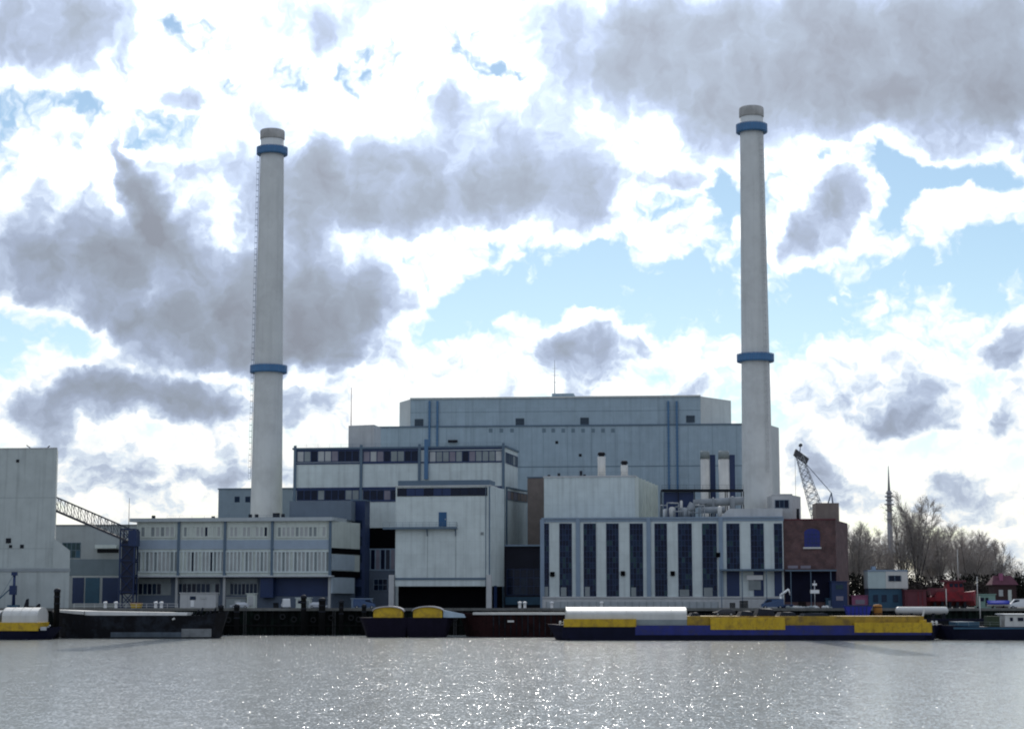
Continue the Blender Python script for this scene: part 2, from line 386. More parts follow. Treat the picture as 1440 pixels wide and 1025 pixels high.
    # inside the surveyed patch of sky the listed clouds lead; elsewhere the noise alone makes them
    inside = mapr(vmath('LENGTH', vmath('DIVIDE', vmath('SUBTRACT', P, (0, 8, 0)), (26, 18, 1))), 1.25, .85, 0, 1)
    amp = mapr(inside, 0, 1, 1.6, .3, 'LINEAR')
    T = math_('ADD', math_('MULTIPLY', f1, amp), math_('MULTIPLY', f2, mapr(el, 2, 8, .85, 1.55)))
    nl = noise(vmath('MULTIPLY', P2, (.36, 1.05, 1)), 1.0, 6, .58)
    lowm = mapr(el, 2.5, 9.5, 1.0, .12)
    T = math_('ADD', T, math_('MULTIPLY', math_('MULTIPLY', math_('SUBTRACT', nl.outputs['Fac'], .435), 1.5), lowm))
    T = math_('ADD', T, mapr(inside, 0, 1, 1.0, .385, 'LINEAR'))      # unseen cloud thickened overhead and behind the viewer to dim the facades
    T = math_('ADD', T, G); T = math_('SUBTRACT', T, B)
    Wl = math_('MINIMUM', math_('MAXIMUM', math_('SUBTRACT', .40, T), 0), Wh); T = math_('ADD', T, Wl)
    # colours of the cloud by its thickness (seen against the light: thin is white, thick is grey)
    cr = N.new('ShaderNodeValToRGB'); e = cr.color_ramp.elements
    stops = [(.15, (1.12, 1.14, 1.14)), (.205, (1.0, 1.03, 1.05)), (.26, (.76, .86, .98)), (.34, (.51, .60, .77)), (.48, (.37, .435, .57)), (.66, (.305, .352, .43)), (.92, (.25, .275, .33))]
    e[0].position = stops[0][0]; e[0].color = (*stops[0][1], 1); e[1].position = stops[-1][0]; e[1].color = (*stops[-1][1], 1)
    for p, c in stops[1:-1]:
        q = e.new(p); q.color = (*c, 1)
    L.new(math_('SUBTRACT', math_('MULTIPLY', T, .50), math_('MULTIPLY', rim, .40)), cr.inputs['Fac'])
    cloud = cr.outputs['Color']
    # cream tint low over the horizon, glow round the hidden sun
    low = mapr(el, 1, 7.5, 1, 0)
    tint = N.new('ShaderNodeMix'); tint.data_type = 'RGBA'; tint.blend_type = 'MULTIPLY'
    L.new(low, tint.inputs['Factor']); L.new(cloud, tint.inputs['A']); tint.inputs['B'].default_value = (.985, .955, .90, 1)
    cloud = tint.outputs['Result']
    sd = (math.cos(SUN_EL) * math.sin(SUN_AZ), math.cos(SUN_EL) * math.cos(SUN_AZ), math.sin(SUN_EL))
    glow = mapr(vmath('DOT_PRODUCT', vmath('NORMALIZE', D), sd), .86, 1.0, 1.0, 1.9)
    cloud = vmath('SCALE', cloud, None, glow)
    sky = N.new('ShaderNodeTexSky'); sky.sky_type = 'NISHITA'; sky.sun_disc = False
    sky.sun_elevation = SUN_EL; sky.sun_rotation = SUN_AZ; sky.air_density = 1.0; sky.dust_density = .1
    clear = vmath('MULTIPLY', sky.outputs['Color'], CLEAR)
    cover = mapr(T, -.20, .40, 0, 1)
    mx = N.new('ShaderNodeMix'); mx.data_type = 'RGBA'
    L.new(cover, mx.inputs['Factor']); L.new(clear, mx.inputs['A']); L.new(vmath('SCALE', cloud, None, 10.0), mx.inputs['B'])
    # below the horizon: plain grey earthlight
    hz = mapr(el, -1.5, -.2, 0, 1)
    mh = N.new('ShaderNodeMix'); mh.data_type = 'RGBA'
    L.new(hz, mh.inputs['Factor']); mh.inputs['A'].default_value = (2.5, 2.6, 2.7, 1); L.new(mx.outputs['Result'], mh.inputs['B'])
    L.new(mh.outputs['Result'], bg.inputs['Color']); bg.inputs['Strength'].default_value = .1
    w.cycles.sampling_method = 'MANUAL'; w.cycles.sample_map_resolution = 512
CLEAR = (.98, 1.02, 1.0)
world()
sun = bpy.data.lights.new('sun', 'SUN'); sun.energy = 3.0; sun.angle = R(.5); sun.color = (1, .96, .9)
suno = bpy.data.objects.new('sun', sun); COL.objects.link(suno)
sdir = Vector((math.cos(SUN_EL) * math.sin(SUN_AZ), math.cos(SUN_EL) * math.cos(SUN_AZ), math.sin(SUN_EL)))
suno.rotation_euler = sdir.to_track_quat('Z', 'Y').to_euler(); suno.location = sdir * 300

# ------------------------------------------------------------------ ground and water
QY = 432.0
def sheet(name, x0, x1, y0, y1, z, m, kind='structure'):
    b = MB(); b._add([(x0, y0, z), (x1, y0, z), (x1, y1, z), (x0, y1, z)], [(0, 1, 2, 3)])
    return tag(b.build(name, m), kind=kind)
def water_mat():
    m = bpy.data.materials.new('river_water'); m.use_nodes = True
    N = m.node_tree.nodes; L = m.node_tree.links; b = N['Principled BSDF']
    b.inputs['Base Color'].default_value = (.255, .265, .25, 1); b.inputs['Roughness'].default_value = .16
    b.inputs['IOR'].default_value = 1.333
    tc = N.new('ShaderNodeTexCoord')
    def nz(sc, det, ro, mpx):
        mp = N.new('ShaderNodeMapping'); mp.inputs['Scale'].default_value = mpx; L.new(tc.outputs['Object'], mp.inputs['Vector'])
        n = N.new('ShaderNodeTexNoise'); n.inputs['Scale'].default_value = sc; n.inputs['Detail'].default_value = det; n.inputs['Roughness'].default_value = ro
        L.new(mp.outputs['Vector'], n.inputs['Vector'])
        v = N.new('ShaderNodeVectorMath'); v.operation = 'SUBTRACT'; L.new(n.outputs['Color'], v.inputs[0]); v.inputs[1].default_value = (.5, .5, .5); return v.outputs[0]
    def sc_(v, k):
        q = N.new('ShaderNodeVectorMath'); q.operation = 'MULTIPLY'; L.new(v, q.inputs[0]); q.inputs[1].default_value = (k, k, 0); return q.outputs[0]
    def add_(u, v):
        q = N.new('ShaderNodeVectorMath'); q.operation = 'ADD'; L.new(u, q.inputs[0])
        if isinstance(v, tuple): q.inputs[1].default_value = v
        else: L.new(v, q.inputs[1])
        return q.outputs[0]
    # wave slopes: wind ripples, short chop and slow gust patches
    sl = add_(sc_(nz(5.5, 2, .5, (1, .45, 1)), .95), sc_(nz(.8, 3, .5, (1, .6, 1)), .26))
    ln = N.new('ShaderNodeVectorMath'); ln.operation = 'LENGTH'; L.new(sl, ln.inputs[0])
    kk = N.new('ShaderNodeMath'); kk.operation = 'MULTIPLY_ADD'; L.new(ln.outputs['Value'], kk.inputs[0]); kk.inputs[1].default_value = 4.0; kk.inputs[2].default_value = .13
    pk = N.new('ShaderNodeVectorMath'); pk.operation = 'SCALE'; L.new(sl, pk.inputs[0]); L.new(kk.outputs[0], pk.inputs['Scale']); sl = pk.outputs[0]
    nn = N.new('ShaderNodeVectorMath'); nn.operation = 'NORMALIZE'; L.new(add_(sl, (0, 0, 1)), nn.inputs[0])
    L.new(nn.outputs[0], b.inputs['Normal'])
    return m
sheet('water', -4000, 4000, -400, QY + .5, 0, water_mat())
M_ground = mat('yard_ground', (.12, .118, .11), .95, .3, 0, .08, dirt=((.07, .075, .06), .03, .6))
sheet('ground', -6000, 6000, QY + .6, 12000, GZ, M_ground)

# quay wall
q = thing('quay_wall', (0, QY, 0), 'long dark stained quay wall of sheet piling along the waterline', 'quay wall')
M_pile = mat('sheet_pile_dark', (.005, .006, .006), .95, .4, .3, .3, dirt=((.010, .019, .014), .12, .8), spec=.1)
b = MB(); x = -420.0
poly = []
while x < 420:
    poly += [(x, QY), (x + .55, QY), (x + .8, QY + .42), (x + 1.35, QY + .42)]; x += 1.6
vs = []; fs = []
for (px_, py_) in poly: vs += [(px_, py_, -2), (px_, py_, GZ - .5)]
for i in range(len(poly) - 1): fs.append((2 * i, 2 * i + 2, 2 * i + 3, 2 * i + 1))
b._add(vs, fs); b.build('piling', M_pile, q)
b = MB(); b.box(-420, 420, QY - .25, QY + 1.1, GZ - .5, GZ + .12); b.build('coping', mat('coping_concrete', (.14, .14, .13), .9, .35, .2, .3), q)
b = MB(); b.box(-420, 420, QY - .16, QY - .02, 2.0, 2.35); b.build('waling', M_timber, q)

for px in (345, 470, 545, 640, 760):
    b = MB(); x = gx(px, QY)
    for o in (-.3, .3): b.bar((x + o, QY - .3, -.5), (x + o, QY - .3, GZ + .1), .06)
    for k in range(18): b.bar((x - .3, QY - .3, .1 + k * .33), (x + .3, QY - .3, .1 + k * .33), .04)
    b.build('ladder', mat('ladder_steel', (.10, .10, .10), .6, .2) if 'ladder_steel' not in MATS else MATS['ladder_steel'], q)
for px in (322, 362, 398, 414, 441, 466, 494, 505, 640, 690):
    b = MB(); x = gx(px, QY); zc = 3.4 + (px % 7) * .12
    for k in range(14):
        a0, a1 = 2 * math.pi * k / 14, 2 * math.pi * (k + 1) / 14
        b.tube((x + .55 * math.cos(a0), QY - .45, zc + .55 * math.sin(a0)), (x + .55 * math.cos(a1), QY - .45, zc + .55 * math.sin(a1)), .17, None, 7, 0, False)
    b.build('tyre_fender', M_tyre, q)
# ------------------------------------------------------------------ boiler house
def boiler():
    root = thing('boiler_house', at(800, 853, 545), 'huge windowless grey-blue boiler house with chamfered upper storey', 'boiler house'); root.location.z = GZ
    Yl, Yr = 541.0, 532.0
    FL = face_px(525, 543, 1080, 532.5, 620)
    def pt(px, Y, py=600): v = at(px, py, Y); return (v.x, v.y)
    zl = FL.hit(800, 599)[1]
    # lower tier
    lo = MB(); pl = [pt(525, 543), pt(1080, 532.5), pt(1095, 543), pt(1091, 590), pt(540, 592)]
    lo.prism(pl, GZ - .2, zl); lo.build('lower_wall', M_boil, root)
    side = Face(pl[1], pl[2]); b = MB(); side.slab(b, .02, side.L, GZ, zl - .02, 0, .05); b.build('side_cladding', M_boil_light, root)
    b = MB(); FL.slab(b, 0, FL.L, zl - .05, zl + .35, -1.2, .22); b.build('ledge', M_trim, root)
    # upper tier, flush front, chamfered sides
    up = MB(); A = FL.hit(577, 575)[0]; Bu = FL.hit(985, 575)[0]
    pa, pb = FL.p(A, 0, -.35), FL.p(Bu, 0, -.35)
    zt = FL.hit(780, 559)[1]
    pc, pd = pt(1028, pb.y + 12, 580), pt(562, pa.y + 9, 580)
    up.prism([(pa.x, pa.y), (pb.x, pb.y), pc, (pc[0] - 2, pc[1] + 30), (pd[0] + 4, pd[1] + 30), pd], zl + .3, zt)
    up.build('upper_wall', M_boil, root)
    for f in (Face((pb.x, pb.y), pc), Face(pd, (pa.x, pa.y))): b = MB(); f.slab(b, .05, f.L - .05, zl + .4, zt - .02, 0, .06); b.build('chamfer_cladding', M_boil_light, root)
    b = MB(); FL.slab(b, A - .1, Bu + .1, zt - .1, zt + .35, -1, .0); b.build('parapet', M_boil_light, root)
    # joints in the cladding
    b = MB()
    for py in (656,): 
        z = FL.hit(800, py)[1]; FL.slab(b, 0, FL.L, z - .14, z + .14, 0, .05)
    FL.slab(b, A, Bu, FL.hit(800, 578)[1] - .05, FL.hit(800, 578)[1] + .05, -.35, -.31)
    for px in range(560, 1070, 34):
        u = FL.hit(px, 640)[0]; FL.slab(b, u - .03, u + .03, GZ + 12, zl - .1, 0, .03)
    b.build('cladding_joint', mat('joint_grey', (.15, .21, .25), .6, .1), root)
    # blue rails running up the front
    for px in (604, 615, 940, 952):
        b = MB(); t = 560
        u = FL.hit(px, 600)[0]; FL.slab(b, u - .28, u + .28, FL.hit(px, 690)[1], FL.hit(px, 564)[1], -.3, .42)
        for k in range(24):
            z = FL.hit(px, 690)[1] + k * 1.05; FL.slab(b, u - .42, u + .42, z, z + .12, .42, .5)
        b.build('guide_rail', M_rail, root)
    # louvres
    for (px, py) in ((589, 594), (731, 593), (822, 592), (971, 589)):
        r = FL.rect(px - 6, py - 5, px + 6, py + 5); b = MB(); FL.slab(b, *r, -.36, -.24)
        l = b.build('louvre', M_dark, root)
        b = MB(); n = 5
        for i in range(n):
            z = r[2] + (r[3] - r[2]) * (i + .2) / n; FL.slab(b, r[0], r[1], z, z + .16, -.24, -.12)
        b.build('slat', M_trim, l)
    for px in (765, 778, 792, 806, 820, 834, 848, 862, 690, 705, 720):
        r = FL.rect(px - 2.5, 602.5, px + 2.5, 608); b = MB(); FL.slab(b, *r, -.02, .06); b.build('window', MATS['joint_grey'], root)
    for px, py in ((783, 622), (816, 640), (703, 629)):
        r = FL.rect(px - 2, py - 2, px + 2, py + 2); b = MB(); FL.slab(b, *r, -.02, .06); b.build('vent', M_dark, root)
    # penthouse and mast
    b = MB(); u0, u1 = FL.hit(775, 555)[0], FL.hit(806, 555)[0]; FL.slab(b, u0, u1, zt, FL.hit(790, 551.5)[1], -14, -3); b.build('penthouse', M_boil, root)
    b = MB(); c = FL.p(FL.hit(778, 550)[0], 0, -6); z0 = FL.hit(790, 551.5)[1]; zt2 = at(778, 506, c.y).z
    b.tube((c.x, c.y, z0 - .3), (c.x, c.y, zt2), .16, .07)
    for k, w in ((.35, 1.6), (.55, 1.2), (.75, .8)):
        z = z0 + (zt2 - z0) * k; b.bar((c.x - w, c.y, z), (c.x + w, c.y, z), .08)
    b.build('mast', M_pipe, root)
    # low step of the roof behind, left
    b = MB(); 
    for i in range(5):
        z = FL.hit(660, 618 + i * .4)[1]
    p = FL.p(FL.hit(637, 620)[0], 0, .5); zz = FL.hit(637, 622)[1]
    b.box(p.x - 1.4, p.x + 1.4, p.y - .8, p.y, zz - .1, zz + .6); b.build('lamp', M_dark, root)
boiler()

# ------------------------------------------------------------------ chimneys
def chimney(pxb, pxt, Y, pytop, wtop, wbase, rings, label, side):
    zt = at(pxt, pytop, Y).z
    xb = at(pxb, 720, Y).x
    root = thing('chimney', (xb, Y, GZ), label, 'chimney', 'tall concrete chimneys')
    k = Y / F
    zb = at(pxb, 720, Y).z
    rt, rb = wtop * k / 2, wbase * k / 2
    def rad(z): return rt + (rb - rt) * (zt - z) / (zt - zb)
    b = MB(); b.lathe((xb, Y), [(rad(GZ), GZ - .2)] + [(rad(GZ + (zt - 1.6 - GZ) * i / 12), GZ + (zt - 1.6 - GZ) * i / 12) for i in range(1, 13)], 48)
    b.build('shaft', M_chim, root)
    b = MB(); b.lathe((xb, Y), [(rt + .12, zt - 2.6), (rt + .22, zt - 2.4), (rt + .22, zt - .3), (rt + .05, zt), (rt - .6, zt), (rt - .6, zt - 1.2)], 48); b.build('cap', M_darkcap, root)
    for (pyc, ov, hh) in rings:
        z = at(pxt, pyc, Y - 3).z; r = rad(z)
        b = MB(); b.lathe((xb, Y), [(r + .05, z - hh * .5), (r + ov - .15, z - hh * .5), (r + ov, z - hh * .35), (r + ov, z + hh * .5), (r + ov - .12, z + hh * .5), (r + ov - .12, z - hh * .2), (r + .05, z - hh * .2)], 48, sm=False)
        p = b.build('platform', M_ring, root)
        b = MB()
        for i in range(28):
            t = 2 * math.pi * i / 28; x, y = xb + (r + ov) * math.cos(t), Y + (r + ov) * math.sin(t)
            b.bar((x, y, z - hh * .5), (x, y, z + hh * .56), .09)
            x2, y2 = xb + (r + ov) * math.cos(t + .224), Y + (r + ov) * math.sin(t + .224)
            b.bar((x, y, z + hh * .56), (x2, y2, z + hh * .56), .09)
        b.build('railing', M_ringtop, p)
    # caged ladder on the flank
    b = MB(); a = math.pi + .25 if side < 0 else -1.0
    z = 40.0
    pts = []
    while z < at(pxt, rings[0][0], Y).z - 1:
        r = rad(z) + .25; pts.append((z, r)); z += 1.6
    for (z, r), (z2, r2) in zip(pts[:-1], pts[1:]):
        for o in (-.35, .35):
            ca, sa = math.cos(a), math.sin(a)
            f = lambda rr, zz, o=o: (xb + rr * ca - o * sa, Y + rr * sa + o * ca, zz)
            b.bar(f(r, z), f(r2, z2), .06)
        f = lambda rr, zz, o: (xb + rr * ca - o * sa, Y + rr * sa + o * ca, zz)
        b.bar(f(r + .6, z, -.35), f(r + .6, z, .35), .07); b.bar(f(r, z, -.35), f(r + .6, z, -.35), .07); b.bar(f(r, z, .35), f(r + .6, z, .35), .07)
        b.bar(f(r + .6, z, 0), f(r2 + .6, z2, 0), .05)
    b.build('ladder', M_trim if side < 0 else M_conc, root)
    # formwork joints of the shaft
    return root
c1 = chimney(374.5, 384, 500, 184, 33, 44, ((210, 1.0, 1.9), (518, 1.15, 1.9)), 'pale concrete chimney with blue platforms rising behind the low office building', -1)
c2 = chimney(1065.8, 1059, 475, 152, 33, 43.5, ((178, 1.0, 2.0), (502, 1.15, 1.9)), 'pale concrete chimney with blue platforms rising behind the glazed hall beside the crane', 1)

# ------------------------------------------------------------------ middle block
def middle():
    FL = face_px(413, 494, 710, 485.5, 640)
    root = thing('switchgear_building', (FL.p(FL.L / 2, GZ, -8)), 'tall white banded block with two strips of windows and navy posts', 'office block')
    zt = FL.hit(560, 628)[1]
    side = Face(FL.b.xy, (at(728, 640, 503).x, 503))
    pl = [FL.a.xy, FL.b.xy, side.b.xy, (FL.a.x + 4, 512)]
    b = MB(); b.prism(pl, GZ - .2, zt - .5); b.build('wall', M_white, root)
    b = MB(); cx = sum(p[0] for p in pl) / 4; cy = sum(p[1] for p in pl) / 4
    b.prism([(p[0] + (.35 if p[0] > cx else -.35), p[1] + (.35 if p[1] > cy else -.4)) for p in pl], zt - .5, zt); b.build('roof', M_trim, root)
    rr = random.Random(3)
    posts = [415, 508, 590, 708]
    bays = [(418, 505), (511, 588), (604, 706)]
    for i, (a, c) in enumerate(bays):
        n = (9, 8, 11)[i]
        pr = ((.35, .2, .35, .1), (.2, .35, .2, .25), (.25, .45, .15, .15))[i]
        window(FL, FL.rect(a, 634, c, 649), n, 1, root, [M_blind, M_blind2, M_glass, M_blind3], pr, rr, .05, M_blue, .22)
        if i < 2: window(FL, FL.rect(a, 689, c, 703), n, 1, root, [M_blind, M_blind2, M_glass, M_blind3], (.1, .4, .4, .1), rr, .05, M_blue, .22)
    window(side, (.8, side.L - .6, FL.hit(700, 650)[1], FL.hit(700, 636)[1]), 5, 1, root, [M_glass, M_blind2], (.7, .3), rr, .05, M_blue, .2)
    b = MB()
    for (y0, y1) in ((630, 633), (649.5, 651.5), (684.5, 688), (703.5, 705)): FL.prect(b, 413.5, y0, 710, y1, 0, .16)
    b.build('band', M_blue, root)
    for px in posts:
        b = MB(); u = FL.hit(px, 660)[0]; FL.slab(b, u - .35, u + .35, GZ, zt + .6, 0, .4); b.build('post', M_trim, root)
    b = MB(); u = FL.hit(600, 640)[0]; FL.slab(b, u - .5, u + .5, FL.hit(600, 674)[1], FL.hit(600, 618)[1], .1, .9); b.build('duct', M_rail, root)
    # lower storeys seen between the stair tower and the loading tower
    b = MB(); FL.prect(b, 514, 742, 556, 771, .0, .14); b.build('opening', M_black, root)
    window(FL, FL.rect(514, 772, 556, 801), 6, 1, root, [M_glass, M_blind3], (.8, .2), rr, .06, M_band, .3)
    b = MB(); FL.prect(b, 514, 802, 556, 852, .0, .14); b.build('base_wall', M_grey, root)
    window(FL, FL.rect(526, 814, 545, 830), 3, 2, root, [M_glassb, M_glass], (.5, .5), rr, .17, M_band, .1)
    # right flank storeys
    b = MB(); z = FL.hit(715, 683)[1]
    # roof cabin with thin mast
    cb = MB(); a = at(490, 612, 500); c = at(526, 612, 497)
    cb.prism([(a.x, a.y), (c.x, c.y), (c.x + 1.2, c.y + 8), (a.x + 1, a.y + 8)], zt - .4, at(500, 598, 499).z); cab = cb.build('roof_cabin', M_conc, root)
    d = MB(); d.tube((a.x + .5, a.y + 2, zt), (a.x + .5, a.y + 2, at(492, 545, 502).z), .14, .07); d.build('antenna', M_dred, cab)
    b = MB(); pts = [FL.p(.3, zt, -.3), FL.p(FL.L - .3, zt, -.3), side.p(side.L - .3, zt, -.3)]; railing(b, pts, .9, 3, .04); b.build('railing', M_trim, root)
    return root
middle()

# flank extension right of the loading tower (behind it)
def flank():
    A, B_ = at(712, 700, 487), at(741, 700, 504)
    f = Face(A.xy, B_.xy)
    root = thing('filter_house', (f.p(f.L / 2, GZ, -3)), 'narrow white annex with brown window strip right of the loading tower', 'annex')
    zt = at(712, 686, 487).z
    b = MB(); b.prism([A.xy, B_.xy, (B_.x - 2, B_.y + 1), (A.x - 3, A.y + 3)], GZ - .2, zt); b.build('wall', M_white, root)
    r = (0.3, f.L - .1, at(715, 702, 488).z, at(715, 690, 488).z)
    window(f, r, 6, 1, root, [M_brown, M_blind3], (.8, .2), random.Random(2), .05, M_trim, .12)
    b = MB(); f.slab(b, -.1, f.L + .1, zt, zt + .35, -2.2, .25); b.build('roof', M_trim, root)
    b = MB(); f.slab(b, -.4, .25, GZ, zt + .2, 0, .3); b.build('downpipe', M_trim, root)
flank()

# ------------------------------------------------------------------ stair tower, grey roof block
def stair():
    f = face_px(493, 479, 513, 478.4, 740)
    root = thing('stair_tower', f.p(f.L / 2, GZ, -4), 'slim navy blue stair tower between the office and the banded block', 'stair tower')
    zt = f.hit(503, 704)[1]
    b = MB(); b.prism([f.a.xy, f.b.xy, (f.b.x + .8, f.b.y + 6), (f.a.x + .8, f.a.y + 6)], GZ - .2, zt); b.build('wall', M_blue, root)
    b = MB(); f.slab(b, -.1, f.L + .1, zt, zt + .3, -6, .12); b.build('roof', M_trim, root)
    for k in range(5):
        b = MB(); z = GZ + 3 + k * 4.2; f.slab(b, .7, f.L - .7, z, z + 2.3, 0, .06); b.build('window', M_glassb, root)
stair()

def grey_block():
    f = face_px(307, 522, 411, 519, 705)
    root = thing('boiler_annex', f.p(f.L / 2, GZ, -6), 'plain slate-grey block standing behind the left chimney', 'block')
    zt = f.hit(330, 688)[1]
    b = MB(); b.prism([f.a.xy, f.b.xy, (f.b.x, f.b.y + 14), (f.a.x, f.a.y + 14)], GZ - .2, zt); b.build('wall', mat('mid_grey_blue', (.20, .26, .31), .6, .1, .1), root)
    b = MB(); f.slab(b, -.2, f.L + .2, zt, zt + .35, -14, .2); b.build('roof', M_trim, root)
    for px in (330, 345):
        b = MB(); r = f.rect(px, 698, px + 7, 706); f.slab(b, *r, 0, .06); b.build('window', M_glassb, root)
grey_block()

# ------------------------------------------------------------------ office building on the left
def office():
    FL = face_px(192, 470, 466, 463, 760)
    root = thing('office_building', FL.p(FL.L / 2, GZ, -8), 'long low pale office building with rows of narrow windows and overhanging flat roof', 'office building')
    zt = FL.hit(330, 733)[1]
    side = Face(FL.b.xy, (at(506, 770, 478).x, 478))
    # upper storeys overhang the ground floor
    z1 = FL.hit(330, 809)[1]
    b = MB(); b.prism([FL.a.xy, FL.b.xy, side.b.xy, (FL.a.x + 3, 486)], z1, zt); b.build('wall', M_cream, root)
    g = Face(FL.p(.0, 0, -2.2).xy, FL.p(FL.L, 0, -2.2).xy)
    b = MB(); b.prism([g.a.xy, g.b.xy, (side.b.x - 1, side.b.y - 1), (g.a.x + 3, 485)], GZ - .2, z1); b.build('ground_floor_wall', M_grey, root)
    b = MB(); u0 = FL.hit(184, 730)[0]
    b.hexa([FL.p(u0, zt, 1.0), FL.p(FL.L + .4, zt, 1.0), FL.p(FL.L + 2, zt, -13), FL.p(u0 + 2, zt, -13)], [FL.p(u0, zt + .9, 1.0), FL.p(FL.L + .4, zt + .9, 1.0), FL.p(FL.L + 2, zt + .9, -13), FL.p(u0 + 2, zt + .9, -13)])
    b.build('roof', mat('roof_edge_pale', (.42, .46, .47), .6, .1, .1), root)
    b = MB(); FL.slab(b, u0, FL.L + .5, z1 - .35, z1, -2.4, 1.3); FL.slab(b, FL.hit(104, 808)[0], u0 - .01, z1 - .3, z1 - .05, -1, 1.2); b.build('ledge', mat('pale_ledge', (.50, .53, .54), .6, .1, .1), root)
    rr = random.Random(11)
    bays = [(194, 249), (254, 314), (319, 380), (386, 462)]
    for i, (a, c) in enumerate(bays):
        n = (7, 9, 9, 11)[i]
        window(FL, FL.rect(a + 4, 740, c - 3, 755), n, 1, root, [M_blind, M_blind2, M_glass, M_cream], (.42, .25, .13, .2), rr, .03, M_cream, .42, fout=.16)
        window(FL, FL.rect(a - 1, 775, c + 2, 804), n + 3, 1, root, [M_blind, M_blind2, M_glass, M_cream], (.45, .30, .10, .15), rr, .03, M_white, .38, fout=.30)
        b = MB(); FL.prect(b, a - 3, 759, c + 4, 772, .0, .2); b.build('spandrel', M_spandrel, root)
    for px in (251.5, 316.5, 383, 464.5):
        b = MB(); u = FL.hit(px, 770)[0]; FL.slab(b, u - .32, u + .32, z1, zt, 0, .45); b.build('pilaster', M_trim, root)
    # ground floor
    for i, (a, c) in enumerate(((188, 240), (250, 309), (318, 362))):
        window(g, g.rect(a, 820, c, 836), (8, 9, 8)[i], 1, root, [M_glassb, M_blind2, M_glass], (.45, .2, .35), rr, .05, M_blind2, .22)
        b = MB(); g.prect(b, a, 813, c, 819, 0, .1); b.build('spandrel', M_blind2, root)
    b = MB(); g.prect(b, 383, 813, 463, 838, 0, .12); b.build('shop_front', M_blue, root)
    for px in (186, 248, 315, 463):
        b = MB(); u = FL.hit(px, 830)[0]; FL.slab(b, u - .3, u + .3, GZ, z1 - .34, -.6, 0); b.build('column', M_blind, root)
    b = MB(); FL.prect(b, 366, 812, 384, 840, -2.1, .05); b.build('entrance', M_blue, root)
    # right return: blue-grey panels between dark slots
    b = MB()
    for (y0, y1) in ((771, 779), (803, 811)): 
        z0, za = at(485, y1, 470).z, at(485, y0, 470).z; side.slab(b, .1, side.L - .1, z0, za, 0, .15)
    b.build('slot', M_black, root)
    b = MB()
    for (y0, y1) in ((780, 802), (812, 834)):
        z0, za = at(485, y1, 470).z, at(485, y0, 470).z; side.slab(b, .2, side.L - 3.5, z0, za, -.5, .3)
    b.build('panel', mat('ice_blue_panel', (.40, .47, .52), .5, .1, .1), root)
    # grey plant room on the roof end
    a, c = at(407, 712, 474), at(494, 712, 472)
    b = MB(); b.prism([(a.x, a.y), (c.x, c.y), (c.x + .5, c.y + 7), (a.x + .5, a.y + 7)], zt + .5, at(450, 704, 473).z); b.build('plant_room', mat('plant_room_grey', (.13, .165, .205), .7, .1, .1), root)
    b = MB(); 
    for px, h in ((216, 1.0), (300, .8), (352, 1.3), (361, 1.3), (386, 1.6), (391, 1.6), (398, 1.4)):
        p = at(px, 725, 476); b.box(p.x - .4, p.x + .4, 475.5, 476.5, zt + .85, zt + .9 + h)
    b.build('vent', M_dark, root)
    b = MB(); p0 = at(235, 726, 478); p1 = at(430, 726, 476); railing(b, [(p0.x, 478, zt + .9), (p1.x, 473, zt + .9)], 1.0, 3, .04); b.build('railing', M_trim, root)
office()

